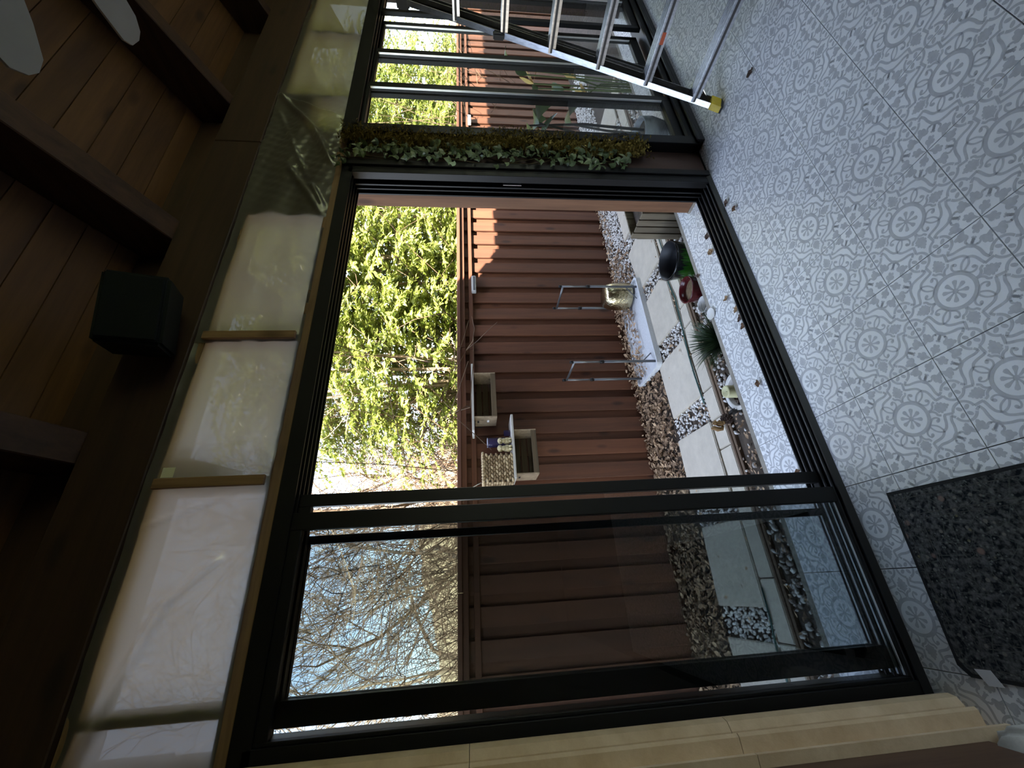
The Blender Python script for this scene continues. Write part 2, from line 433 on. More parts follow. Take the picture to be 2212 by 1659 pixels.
for x in (-.3, .44, 1.125, 1.96, 3.12, 4.0, 4.75, 5.6, 6.4):
    wd = .045 if abs(x-.44) < .1 else .034
    m = MB(); m.box(x-wd/2, x+wd/2, 1.695, 1.79, 2.452, 2.86); m.build('stud', STUD, wf, bevel=.002)
m = MB(); m.box(1.98, 2.80, 1.74, 1.80, 2.452, 2.86); m.box(2.8, 3.1, 1.74, 1.80, 2.66, 2.86); m.build('sheathing_board', mat('sheathing', (.16, .12, .085), .8, noise=(8, 4)), wf)
BEAM = wood('beam_wood', (.027, .012, .006), (.058, .026, .013), 'x', .6, .12)
for a, b in ((-.75, 2.562), (2.566, XR)):
    m = MB(); m.box(a, b, 1.668, 1.85, 2.905, 3.175); m.build('beam', BEAM, wf, bevel=.004)
m = MB(); m.box(-.75, XR, 1.80, 1.85, 3.17, 3.50); m.build('blocking_board', BEAM, wf)
# outside post and trim at the right edge of the opening
OUTW = wood('outside_trim_wood', (.13, .058, .026), (.24, .115, .055), 'z', .75, .05)
m = MB(); m.box(2.381, 2.66, 1.852, 1.975, .02, 2.9); m.build('outside_trim', OUTW, wf, bevel=.003)
m = MB(); m.box(2.378, 2.66, 1.850, 1.978, -.001, .02); m.build('trim_foot', mat('putty', (.4, .34, .27), .8, noise=(30, 3)), wf)
m = MB(); m.box(-.75, -.46, 1.852, 1.975, .0, 2.9); m.build('outside_trim', OUTW, wf)
# ---- ceiling: planks laid along the wall, rafters running down to it
ce = struct(thing('ceiling', 'sloping ceiling of knotty wooden planks on dark rafters', None, (2, YW, 3.2)))
PLANK = wood('ceiling_plank', (.072, .030, .010), (.165, .076, .026), 'x', .55, .18, grain=9)
RAFT = wood('rafter_wood', (.035, .015, .007), (.085, .039, .02), 'y', .6, .1)
tw = .122
for k in range(53):
    y1 = 1.83-k*tw; y0 = y1-tw+.004
    m = MB(); m.ext([(y0, zc(y0, 3.47)), (y1, zc(y1, 3.47)), (y1, zc(y1, 3.49)), (y0, zc(y0, 3.49))], -.75, XR, axis='x')
    m.build('plank', PLANK, ce)
for x in (-.6, .6, 1.803, 3.0, 4.22, 5.44, 6.66):
    m = MB(); hw = .067 if x < 2.5 else .046
    m.ext([(YB, zc(YB, 3.172)), (2.33, zc(2.33, 3.172)), (2.33, zc(2.33, 3.47)), (YB, zc(YB, 3.47))], x-hw, x+hw, axis='x')
    m.build('rafter', RAFT, ce, bevel=.005)
m = MB(); m.ext([(YB-.3, zc(YB-.3, 3.495)), (2.35, zc(2.35, 3.495)), (2.35, zc(2.35, 3.57)), (YB-.3, zc(YB-.3, 3.57))], -7, 12, axis='x')
struct(m.build('roof', mat('roof_shingle', (.12, .11, .10), .9, noise=(6, 4))), 'low pitched roof over the room')
m = MB(); m.ext([(3.33, 3.30), (1.33, 4.6), (-7, 4.6), (-7, 3.30)], 2.12, 2.35, axis='y')  # unseen slab, cut to throw the sloping shadow on the fence
struct(m.build('gable', mat('gable_siding', (.3, .27, .23), .9)), 'unseen raised gable of the roof, shaped to shade the fence')

# ---- sliding door one
d1 = struct(thing('door_1', 'black framed sliding glass door standing open', None, (.97, 1.75, 0)))
HZ = 2.40
m = MB(); m.box(-.46, 2.40, 1.686, 1.846, 2.36, HZ)
for y in (1.686, 1.722, 1.762, 1.802, 1.838): m.box(-.46, 2.40, y, y+.008, 2.335, 2.36)
m.build('head', BLACK, d1)
m = MB(); m.box(2.372, 2.40, 1.686, 1.850, 0, 2.36)
for y, w_ in ((1.686, .008), (1.694, .045), (1.768, .012), (1.80, .01), (1.836, .012)): m.box(2.34 if w_ > .02 else 2.335, 2.372, y, y+w_, 0, 2.36)
m.build('jamb', BLACK, d1, bevel=.0015)
m = MB(); m.box(2.392, 2.44, 1.672, 1.70, 0, HZ); m.build('casing', BLACK, d1, bevel=.002)
m = MB(); m.box(-.47, -.40, 1.686, 1.85, 0, 2.36); m.build('jamb', BLACK, d1, bevel=.0015)
m = MB(); m.box(-.46, 2.40, 1.686, 1.85, -.009, .012); m.ext([(1.672, 0), (1.69, 0), (1.69, .026), (1.684, .026)], -.46, 2.40, axis='x')
m.build('sill', BLACK, d1)
for y in (1.708, 1.742, 1.778, 1.814, 1.845):
    m = MB(); m.box(-.40, 2.372, y-.002, y+.002, .012, .03); m.build('track_rail', mat('track_rail', (.10, .10, .105), .4, metal=.5), d1)
m = MB(); m.box(2.345, 2.365, 1.757, 1.762, 1.28, 1.40); m.build('strike_plate', ALU, d1)
def panel(root, x0, x1, y0, y1, z0, z1, sl, sr, rail_b, rail_t, gl, mat_=BLACK, bright=None):
    for a, b in ((x0, x0+sl), (x1-sr, x1)):
        m = MB(); m.box(a, b, y0, y1, z0, z1); o = m.build('stile', mat_, root, bevel=.002)
    if bright: 
        m = MB(); m.box(x1-sr-.006, x1-sr-.001, y0-.001, y0+.012, z0+rail_b, z1-rail_t); m.build('lit_edge_strip', bright, root)
    m = MB(); m.box(x0+sl, x1-sr, y0, y1, z0, z0+rail_b); m.build('bottom_rail', mat_, root, bevel=.002)
    m = MB(); m.box(x0+sl, x1-sr, y0, y1, z1-rail_t, z1); m.build('top_rail', mat_, root, bevel=.002)
    yc = (y0+y1)/2
    m = MB(); m.box(x0+sl-.004, x1-sr+.004, yc-.003, yc+.003, z0+rail_b-.004, z1-rail_t+.004); m.build('glass_pane', gl, root)
panel(d1, -.40, .312, 1.70, 1.735, .03, 2.345, .012, .065, .012, .05, GLASS_D)
panel(d1, -.37, .395, 1.757, 1.79, .03, 2.345, .075, .05, .010, .05, GLASS)
panel(d1, -.36, .236, 1.80, 1.825, .03, 2.345, .065, .032, .010, .05, GLASS)
for y in (1.7165, 1.742, 1.7735, 1.8125):
    m = MB(); m.box(-.385, .30, y-.004, y+.004, .0305, .044); m.build('sky_glint_strip', mat('rail_sky_glint', (.72, .73, .74), .35, metal=.3), d1)  # sky reflection along the track rails, put in as pale strips
# ---- sliding door two
d2 = struct(thing('door_2', 'closed black framed glass door with several narrow panels', None, (3.7, 1.72, 0)))
m = MB(); m.box(2.66, 5.33, 1.63, 1.85, 2.36, 2.42)
for y in (1.63, 1.68, 1.73, 1.78): m.box(2.66, 5.33, y, y+.01, 2.33, 2.36)
m.build('head', BLACK, d2)
for a, b in ((2.66, 2.745), (5.25, 5.33)):
    m = MB(); m.box(a, b, 1.63, 1.85, 0, 2.36); m.build('jamb', BLACK, d2, bevel=.003)
m = MB(); m.box(2.66, 5.33, 1.60, 1.85, -.009, .03); m.box(2.66, 5.33, 1.60, 1.615, .03, .05); m.box(2.66, 5.33, 1.64, 1.66, .03, .075); m.build('sill', BLACK, d2, bevel=.002)
for x0, x1, y in ((2.735, 3.345, 1.69), (3.285, 3.915, 1.735), (3.86, 4.475, 1.78), (4.42, 4.99, 1.69), (4.93, 5.26, 1.735)):
    panel(d2, x0, x1, y, y+.035, .05, 2.345, .05, .06, .075, .03, GLASS, bright=BRIGHT)
# ================================================================== THINGS INSIDE
# ---- translucent plastic film stapled over the openings above the doors
def film_mat():
    m, n, l, p = newmat('plastic_film'); n.remove(p); o = n['Material Output']
    t = n.new('ShaderNodeBsdfTranslucent'); t.inputs[0].default_value = (.18, .165, .15, 1)
    rf = n.new('ShaderNodeBsdfRefraction'); rf.inputs['IOR'].default_value = 1.3; rf.inputs['Roughness'].default_value = .6; rf.inputs[0].default_value = (.155, .152, .143, 1)
    g = n.new('ShaderNodeBsdfGlossy'); g.inputs['Roughness'].default_value = .28; g.inputs[0].default_value = (.9, .9, .9, 1)
    tr = n.new('ShaderNodeBsdfTransparent'); tr.inputs[0].default_value = (.9, .9, .88, 1)
    m1 = n.new('ShaderNodeMixShader'); m1.inputs[0].default_value = .2; l.new(t.outputs[0], m1.inputs[1]); l.new(rf.outputs[0], m1.inputs[2])
    m0 = n.new('ShaderNodeMixShader'); m0.inputs[0].default_value = .02; l.new(m1.outputs[0], m0.inputs[1]); l.new(tr.outputs[0], m0.inputs[2])
    m2 = n.new('ShaderNodeMixShader'); l.new(schlick(n, l, .10), m2.inputs[0]); df = n.new('ShaderNodeBsdfDiffuse'); df.inputs[0].default_value = (.42, .38, .33, 1); m3 = n.new('ShaderNodeMixShader'); m3.inputs[0].default_value = .22
    l.new(m0.outputs[0], m3.inputs[1]); l.new(df.outputs[0], m3.inputs[2]); l.new(m3.outputs[0], m2.inputs[1]); l.new(g.outputs[0], m2.inputs[2])
    l.new(m2.outputs[0], o.inputs[0]); return m
FILM = film_mat()
def film(name, x0, x1, folds, ybase, label, crinkle=0):
    nx, nz = int((x1-x0)/.011), 46
    X, Z = np.meshgrid(np.linspace(x0, x1, nx), np.linspace(2.436, 2.915, nz))
    r = np.random.default_rng(int(x0*100+500))
    Y = np.zeros_like(X)
    for k in range(7):
        a = r.uniform(-.5, .5); f_ = r.uniform(3, 16); Y += .0022*np.sin((X*f_+Z*f_*a*3)+r.uniform(0, 6))
    for k in range(6): Y += .0016*np.sin(X*r.uniform(.5, 2)+Z*r.uniform(20, 60)+r.uniform(0, 6))
    e = np.exp(-((Z-2.436)/.02)**2)+.6*np.exp(-((2.915-Z)/.02)**2)      # gathered between the staples
    Y += e*.008*(np.abs(np.sin(X*21+.7*np.sin(X*9)))-.5)
    for (ax, az, bx, bz, amp, wd) in folds:
        dx, dz = bx-ax, bz-az; L = math.hypot(dx, dz)
        t = ((X-ax)*dx+(Z-az)*dz)/L/L; dist = ((X-ax)*dz-(Z-az)*dx)/L
        Y -= amp*np.exp(-(dist/wd)**2)*np.clip(np.minimum(t+.1, 1.1-t)*6, 0, 1)
    if crinkle:
        g = np.exp(-((X-2.5)/.45)**2)
        Y += crinkle*g*(np.sin(X*63+Z*41)*np.sin(Z*77-X*35+1)+.6*np.sin(X*131+Z*97))*.5
    Y = ybase-.004+Y*.8
    bulge = .003*np.sin((Z-2.436)/.479*np.pi); Y -= bulge*(.5+.5*np.sin(X*4.2+1))
    v = np.stack([X.ravel(), Y.ravel(), Z.ravel()], 1); org = np.array([(x0+x1)/2, ybase, 2.436])
    q = np.arange(nx*nz).reshape(nz, nx); fc = np.stack([q[:-1, :-1].ravel(), q[:-1, 1:].ravel(), q[1:, 1:].ravel(), q[1:, :-1].ravel()], 1)
    me = rawmesh(name, v-org, fc, FILM, True); o = bpy.data.objects.new(name, me); COL.objects.link(o); o.location = org
    return tag(o, label, 'plastic sheet', 'clear film over the transom openings')
film('plastic_sheet', -.74, 1.14, [(-.45, 2.87, .02, 2.70, .022, .02), (.02, 2.70, .16, 2.56, .016, .015), (.28, 2.86, .38, 2.6, .006, .008), (.55, 2.84, .62, 2.55, .005, .01)], 1.684,
     'wide milky plastic film over the opening on the fireplace side')
film('plastic_sheet', 1.10, 6.98, [(3.08, 2.88, 2.75, 2.62, .03, .018), (2.75, 2.62, 2.42, 2.47, .03, .02), (3.08, 2.88, 2.9, 2.5, .02, .015), (2.35, 2.7, 1.98, 2.47, .02, .018), (2.2, 2.55, 2.02, 2.46, .02, .012), (2.9, 2.86, 2.3, 2.6, .012, .012)], 1.690,
     'crumpled plastic film running over the pier and the narrow glass door', crinkle=.006)

m = MB(); m.box(.465, .505, 1.668, 1.6685, 2.80, 2.845); tag(m.build('tape_patch', mat('pale_tape', (.75, .72, .55), .6)), 'small pale tape patch on the wide milky film', 'tape')
for x in (.44, 1.125):
    m = MB(); m.box(x-.02, x+.02, 1.655, 1.672, 2.452, 2.86); tag(m.build('wood_batten', STUD, bevel=.002), 'thin wooden batten holding the film, %s' % ('next to the tape patch' if x < 1 else 'below the loudspeaker'), 'batten', 'battens over the plastic film')
# ---- stone fireplace jamb on the far side
STONE = mat('cream_stone', (.72, .56, .38), .75, noise=(9, 6), col2=(.54, .39, .24), bump=.4)
fs = thing('fireplace_surround', 'cream stone moulded jamb beside the black door frame', 'fireplace surround', (-.55, 1.5, 0))
prof = [(-.50, 1.682), (-.458, 1.674), (-.430, 1.648), (-.424, 1.618), (-.430, 1.592), (-.452, 1.577), (-.488, 1.574), (-.488, 1.561), (-.453, 1.557), (-.447, 1.546), (-.455, 1.538), (-.502, 1.534), (-.514, 1.516), (-.510, 1.496), (-.492, 1.480), (-.474, 1.472), (-.474, 1.458), (-.60, 1.458), (-.60, 1.682)]
zz = [.0, .835, 1.66, 2.42]
for a, b in zip(zz[:-1], zz[1:]):
    m = MB(); m.ext(prof, a+.001, b-.001); m.build('moulded_block', STONE, fs)
m = MB(); m.box(-.745, -.505, 1.12, 1.457, .10, 2.42); m.build('side_panel', wood('surround_wood', (.06, .03, .018), (.12, .065, .04), 'z'), fs)
WST = mat('pale_stone', (.62, .60, .55), .7, noise=(14, 5), col2=(.48, .46, .42), bump=.3)
pts = [(-.745, 1.452), (-.54, 1.452), (-.49, 1.44), (-.458, 1.41), (-.445, 1.35), (-.44, 1.1), (-.745, 1.1)]
m = MB(); m.ext(pts, 0, .115); m.build('hearth_stone', WST, fs, bevel=.03, segs=6, smooth=True)

# ---- rug
def rug_mat():
    m, n, l, p = newmat('rug_weave'); p.inputs['Roughness'].default_value = .95; p.inputs['Specular IOR Level'].default_value = .1
    tc = n.new('ShaderNodeTexCoord')
    def vor(scale, lo, hi, feat='F1'):
        v = n.new('ShaderNodeTexVoronoi'); v.inputs['Scale'].default_value = scale; v.feature = feat; l.new(tc.outputs['Object'], v.inputs['Vector'])
        r = n.new('ShaderNodeValToRGB'); r.color_ramp.elements[0].position = lo; r.color_ramp.elements[1].position = hi
        r.color_ramp.elements[0].color = (1, 1, 1, 1); r.color_ramp.elements[1].color = (0, 0, 0, 1); l.new(v.outputs['Distance'], r.inputs[0]); return v, r
    base = n.new('ShaderNodeTexNoise'); base.inputs['Scale'].default_value = 70; base.inputs['Detail'].default_value = 5; l.new(tc.outputs['Object'], base.inputs['Vector'])
    br = n.new('ShaderNodeValToRGB'); e = br.color_ramp.elements; e[0].position = .38; e[0].color = (.010, .013, .017, 1); e[1].position = .66; e[1].color = (.12, .12, .118, 1)
    l.new(base.outputs['Fac'], br.inputs[0]); cur = br.outputs[0]
    for scale, lo, hi, col, fac in ((26, .13, .2, (.22, .20, .175), .75), (11, .10, .15, (.26, .17, .14), .8), (60, .16, .24, (.18, .19, .175), .7), (15, .06, .1, (.24, .22, .12), .6)):
        v, r = vor(scale, lo, hi); nn = n.new('ShaderNodeMath'); nn.operation = 'MULTIPLY'; nn.inputs[1].default_value = fac; l.new(r.outputs[0], nn.inputs[0])
        mx = n.new('ShaderNodeMixRGB'); mx.inputs[2].default_value = (*col, 1); l.new(nn.outputs[0], mx.inputs[0]); l.new(cur, mx.inputs[1]); cur = mx.outputs[0]
    wv, wr = vor(18, .0, .035, 'DISTANCE_TO_EDGE'); nn = n.new('ShaderNodeMath'); nn.operation = 'MULTIPLY'; nn.inputs[1].default_value = .5; l.new(wr.outputs[0], nn.inputs[0])
    mx = n.new('ShaderNodeMixRGB'); mx.inputs[2].default_value = (.14, .15, .135, 1); l.new(nn.outputs[0], mx.inputs[0]); l.new(cur, mx.inputs[1])
    l.new(mx.outputs[0], p.inputs['Base Color'])
    b = n.new('ShaderNodeBump'); b.inputs['Strength'].default_value = .5; b.inputs['Distance'].default_value = .004; l.new(base.outputs['Fac'], b.inputs['Height']); l.new(b.outputs[0], p.inputs['Normal'])
    return m
RUG = rug_mat(); RUGE = mat('rug_binding', (.018, .019, .022), .95, noise=(90, 2)); RUGL = mat('rug_line', (.10, .095, .085), .95, noise=(120, 3), col2=(.04, .04, .04))
rg = thing('rug', 'dark floral rug with a black bound edge on the tiles', 'rug', (-.06, .75, .0005))
rx0, rx1, ry0, ry1 = -.362, .238, -.1, 1.535
def skew(x, y): return (x+(.0 if x > 0 else .0)+.012*(y-1.5), y-.06*(x+.36)*1.0)
def rugpoly(i): 
    c = .03 if i < .02 else .01
    return [skew(rx0+i, ry0+i), skew(rx1-i, ry0+i), skew(rx1-i, ry1-i), skew(rx0+i+c, ry1-i), skew(rx0+i, ry1-i-c)]
m = MB(); m.ext(rugpoly(0), .0006, .007); m.build('bound_edge', RUGE, rg)
m = MB(); m.ext(rugpoly(.012), .0006, .0085); m.build('woven_field', RUG, rg)
for i, w_ in ((.03, .003), (.09, .003), (.105, .002)):
    m = MB(); A, B = rugpoly(i), rugpoly(i+w_)
    for k in range(5):
        q = [A[k], A[(k+1) % 5], B[(k+1) % 5], B[k]]; m.add([(x, y, .0088) for x, y in q], [(0, 1, 2, 3)])
    m.build('woven_line', RUGL, rg)
m = MB()
tp = [(-.334, 1.478, .012), (-.331, 1.428, .013), (-.375, 1.416, .006), (-.378, 1.462, .006)]
m.add(tp+[(x, y, z+.0008) for x, y, z in tp], [(3, 2, 1, 0), (4, 5, 6, 7), (0, 1, 5, 4), (1, 2, 6, 5), (2, 3, 7, 6), (3, 0, 4, 7)])
m.build('care_tag', mat('white_tag', (.78, .78, .80), .8), rg)

# ---- aluminium step ladder, folded and leaning
def ladder():
    t = thing('step_ladder', 'tall aluminium step ladder with yellow feet leaning beside the narrow glass door', 'ladder', (2.9, 1.1, 0))
    def P(z, side): return Vector((2.66+.375*z, (1.40-.075*z) if side else (.77+.075*z), z))
    ax = (P(1, 1)-P(0, 1)).normalized(); yv = Vector((0, 1, 0)); bv = Vector((1, 0, -.375)).normalized()
    def bar(m, p0, p1, b0, b1, c0, c1, mi=0):
        vs = [p+bv*b+yv*c for p in (p0, p1) for c in (c0, c1) for b in (b0, b1)]
        m.add(vs, [(0, 2, 3, 1), (4, 5, 7, 6), (0, 1, 5, 4), (2, 6, 7, 3), (0, 4, 6, 2), (1, 3, 7, 5)], mi)
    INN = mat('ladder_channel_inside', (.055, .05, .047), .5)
    ZT = 2.03
    for side in (1, 0):
        s = 1 if side else -1
        m = MB(); p0, p1 = P(.035, side), P(ZT, side)
        bar(m, p0, p1, -.042, .042, 0, .003*s)
        bar(m, p0, p1, -.042, -.038, 0, -.030*s); bar(m, p0, p1, .038, .042, 0, -.030*s)
        m.build('front_rail', ALU, t)
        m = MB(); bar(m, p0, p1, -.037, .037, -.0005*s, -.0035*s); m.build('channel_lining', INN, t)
        m = MB(); a, b = P(.0, side), P(.075, side); bar(m, a+Vector((0, 0, .012)), b, -.047, .047, .006*s, -.036*s); f = m.build('foot_cap', mat('yellow_plastic', (.62, .46, .02), .5, noise=(20, 3), col2=(.42, .30, .01)), t, bevel=.003)
        m = MB(); bar(m, a+Vector((0, 0, .0)), P(.016, side), -.049, .049, .008*s, -.038*s); m.build('rubber_sole', mat('black_rubber', (.015, .015, .015), .8), f, bevel=.003)
        # the back frame folded against it, shorter
        q0, q1 = P(.47, side)+bv*.092, P(1.93, side)+bv*.05
        m = MB(); bar(m, q0, q1, -.02, .02, -.006*s, -.009*s); bar(m, q0, q1, -.02, -.017, -.006*s, -.034*s); bar(m, q0, q1, .017, .02, -.006*s, -.034*s)
        m.build('back_rail', ALU, t)
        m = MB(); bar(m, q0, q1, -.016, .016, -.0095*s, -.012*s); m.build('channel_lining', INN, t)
        m = MB(); bar(m, q0-ax*.03, q0+ax*.03, -.024, .024, .0*s, -.038*s); m.build('back_foot', mat('black_rubber', (.015, .015, .015), .8), t, bevel=.003)
    for k in range(6):
        z = .2+.3*k; a, b = P(z, 1), P(z, 0)
        m = MB(); y0, y1 = b.y+.003, a.y-.003; x = a.x
        m.box(x-.05, x+.035, y0, y1, z-.004, z)                       # tread
        for q in range(6): m.box(x-.048+q*.014, x-.042+q*.014, y0, y1, z, z+.003)
        m.box(x-.052, x-.048, y0, y1, z-.038, z+.001); m.box(x+.033, x+.037, y0, y1, z-.03, z)
        m.box(x-.052, x-.03, y0, y1, z-.041, z-.038)
        st = m.build('step', ALU, t)
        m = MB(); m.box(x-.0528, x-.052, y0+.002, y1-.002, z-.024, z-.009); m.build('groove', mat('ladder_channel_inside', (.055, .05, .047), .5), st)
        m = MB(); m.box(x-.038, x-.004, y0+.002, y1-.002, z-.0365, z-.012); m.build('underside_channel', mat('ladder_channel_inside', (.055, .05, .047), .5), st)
        for s, yy in ((1, a.y), (-1, b.y)):
            for dx, dz in ((-.024, -.012), (.02, -.004)): m = MB(); m.ball((x+dx, yy+.004*s, z+dz-.01), (.008, .004, .008), 8, 6); m.build('rivet', mat('steel_rivet', (.6, .6, .6), .3, metal=1), st, smooth=True)
        if k == 0:
            for s, yy in ((1, a.y), (-1, b.y)):
                m = MB(); m.tube([(x, yy-.09*s, z-.02), (x-.03, yy-.006*s, z-.115)], .008, 6, flat=.4); m.build('brace', ALU, t)
        if k in (1, 4):
            m = MB(); m.box(x-.0535, x-.052, .98+.1*(k == 1), 1.04+.1*(k == 1), z-.03, z-.008); m.build('warning_sticker', mat('red_sticker', (.5, .09, .03), .5), st)
    a, b = P(ZT, 1), P(ZT, 0)
    m = MB(); m.box(a.x-.06, a.x+.13, b.y-.03, a.y+.03, ZT-.05, ZT+.03); m.build('top_cap', mat('black_plastic', (.02, .02, .021), .55), t, bevel=.008, segs=2)
    a = P(1.42, 1); m = MB(); m.box(a.x-.075, a.x-.02, a.y-.025, a.y+.012, 1.38, 1.45); m.build('hinge_clip', mat('black_plastic', (.02, .02, .021), .55), t, bevel=.006, segs=2)
ladder()

# ---- ceiling fan with many pale blades
fan = thing('ceiling_fan', 'pale bladed ceiling fan hanging in front of the rafters', 'ceiling fan', (1.30, .09, 2.5))
FB = mat('fan_blade', (.42, .40, .35), .5, noise=(6, 3), col2=(.36, .34, .30))
m = MB(); m.lathe((1.30, .09, 2.42), [(0, 0), (.06, .005), (.085, .03), (.085, .11), (.05, .14), (0, .14)], 24); m.build('motor_housing', BLACK2, fan, smooth=True)
m = MB(); m.tube([(1.30, .09, 2.55), (1.30, .09, 3.95)], .014, 10); m.build('down_rod', BLACK2, fan)
for k in range(8):
    a = math.radians(84+45*k); c_, s_ = math.cos(a), math.sin(a)
    pl = [(.13, -.035), (.30, -.052), (.44, -.056), (.50, -.050), (.526, -.032), (.535, -.01), (.53, .02), (.51, .035), (.44, .04), (.30, .038), (.13, .03)]
    Mx = Matrix.Translation((1.30, .09, 2.5)) @ Matrix.Rotation(a, 4, 'Z') @ Matrix.Rotation(.16, 4, 'X')
    m = MB(); m.ext(pl, -.003, .003); m.v = [tuple(Mx @ Vector(v)) for v in m.v]; bl = m.build('blade', FB, fan)
    m = MB(); m.box(.06, .16, -.015, .015, -.008, -.003); m.v = [tuple(Mx @ Vector(v)) for v in m.v]; m.build('blade_arm', BLACK2, bl)

# ---- loudspeaker under the rafters
sp = thing('loudspeaker', 'dark loudspeaker box hung at the top of the wall under the rafters', 'speaker', (1.1, 1.52, 2.95))
SPK = mat('speaker_cabinet', (.005, .008, .008), .7, spec=.2)
Mx = Matrix.Translation((1.115, 1.50, 3.01)) @ Matrix.Rotation(math.radians(-14), 4, 'Z') @ Matrix.Rotation(math.radians(20), 4, 'X')
m = MB(); m.box(-.15, .15, -.10, .10, -.11, .11, M=Mx); m.build('cabinet', SPK, sp, bevel=.012, segs=2)
m = MB(); m.box(-.135, .135, -.112, -.10, -.095, .095, M=Mx); m.build('grille', mat('speaker_grille', (.007, .010, .010), .8, spec=.2, noise=(300, 1)), sp, bevel=.004)
m = MB(); m.box(-.04, .04, .08, .20, -.02, .02, M=Mx); m.build('bracket', BLACK, sp)

# ---- garlands on the piers
def ivy_leaf_mesh():
    s = .027
    o2 = [(0, -.9), (.55, -.75), (1.0, -.2), (.55, .05), (.35, .55), (0, 1.15), (-.35, .55), (-.55, .05), (-1.0, -.2), (-.55, -.75)]
    v = [(0, 0, .006)]+[(x*s, y*s, -.004*abs(x)) for x, y in o2]
    me = bpy.data.meshes.new('ivy_leaf'); me.from_pydata(v, [], [(0, i, i % 10+1) for i in range(1, 11)])
    me.materials.append(leafmat('ivy_leaf', (.035, .055, .02), (.10, .14, .055), .4, .15)); me.update(); return me
IVL = ivy_leaf_mesh()
VINE = mat('vine_stem', (.10, .075, .035), .8)
def ivy(x, y, z0, z1, n, label):
    t = thing('ivy_garland', label, 'garland', (x, y, z0))
    for s in range(2):
        pts = [(x+.03*math.sin(z*7+s*2)+.02*(s-.5), y+.012*math.cos(z*9+s), z) for z in np.linspace(z0, z1, 30)]
        m = MB(); m.tube(pts, .0035, 5); m.build('vine', VINE, t)
    me2 = IVL.copy(); me2.materials[0] = leafmat('ivy_leaf_pale', (.13, .18, .08), (.26, .32, .16), .4, .15)
    for k in range(n):
        z = z0+(z1-z0)*(k+.5)/n; rz = random.gauss(0, .045)
        inst('leaf', me2 if random.random() < .3 else IVL, t, (rz+.01, -.02-.035*random.random(), z-z0+random.uniform(-.03, .03)), (math.radians(90)+random.gauss(0, .5), random.gauss(0, .9), random.gauss(-.3, .6)), [random.uniform(.55, 1.1)]*3)
ivy(2.475, 1.672, .56, 2.42, 270, 'hanging ivy garland of pale lobed leaves beside the open door frame')
def sprig_garland(x, y, z0, z1, width, n, label, cs):
    t = thing('fern_garland', label, 'garland', (x, y, z0))
    m = MB(); m.tube([(x+.02*math.sin(z*6), y, z) for z in np.linspace(z0, z1, 24)], .004, 5); m.build('vine', VINE, t)
    vs, fs = [], []
    for k in range(n):
        z = random.uniform(z0, z1); a = random.uniform(-math.pi, 0); L = random.uniform(.03, width)*(.6+.4*abs(math.cos(a)))
        dirv = Vector((math.cos(a), .55*math.sin(a), random.uniform(-.75, .25))).normalized(); p = Vector((x+.02*math.sin(z*6), y, z))
        if abs(dirv.y*L) > .13: L = .13/abs(dirv.y)
        for q in range(7):
            c = p+dirv*L*(q+1)/7+Vector((random.gauss(0, .006), random.gauss(0, .004), random.gauss(0, .006)))
            e1 = Vector((random.gauss(0, 1), random.gauss(0, 1), random.gauss(0, 1))).normalized()*random.uniform(.008, .014); e2 = e1.orthogonal().normalized()*random.uniform(.004, .007)
            b = len(vs); vs += [c-e1-p*0, c+e2, c+e1, c-e2]; fs.append((b, b+1, b+2, b+3))
    me = rawmesh('sprigs', np.array([tuple(v) for v in vs])-np.array([x, y, z0]), fs, leafmat('fern_sprig_'+cs[2], cs[0], cs[1], .6, .25))
    o = bpy.data.objects.new('sprigs', me); COL.objects.link(o); o.parent = t; o['kind'] = 'stuff'
sprig_garland(2.615, 1.66, .44, 2.42, .13, 2600, 'olive fern garland hanging next to the pale ivy on the pier', ((.14, .11, .025), (.42, .33, .09), 'olive'))
sprig_garland(4.90, 1.60, .5, 2.36, .17, 2300, 'dark mossy garland hanging over the far stile behind the ladder', ((.05, .05, .014), (.17, .15, .04), 'dark'))

# ---- dry leaves blown in over the sill
def dry_leaf_mesh(name, seed, mt):
    r = random.Random(seed); n = 7; vs, fs = [], []
    for i in range(n):
        t = i/(n-1); wdt = math.sin(math.pi*min(1, t*1.05+.03))**.8*.4*(1+.15*r.uniform(-1, 1)); cv = .35*(t-.5)**2+.1*r.uniform(-1, 1)
        for s in (-1, 0, 1): vs.append((s*wdt, t-.5, cv+.22*abs(s)*(1+.5*r.uniform(-1, 1))))
    for i in range(n-1):
        for s in range(2): a = i*3+s; fs.append((a, a+1, a+4, a+3))
    me = bpy.data.meshes.new(name); me.from_pydata(vs, [], fs); me.materials.append(mt); me.update(); return me
DRY = [mat('dry_leaf_brown', (.20, .105, .05), .8, noise=(4, 3), col2=(.08, .04, .02)), mat('dry_leaf_dark', (.11, .065, .045), .8, noise=(4, 3), col2=(.04, .022, .014)), mat('dry_leaf_tan', (.42, .28, .15), .8, noise=(4, 3), col2=(.22, .13, .06))]
LEAFM = [dry_leaf_mesh('dry_leaf', s, DRY[s % 3]) for s in range(3)]
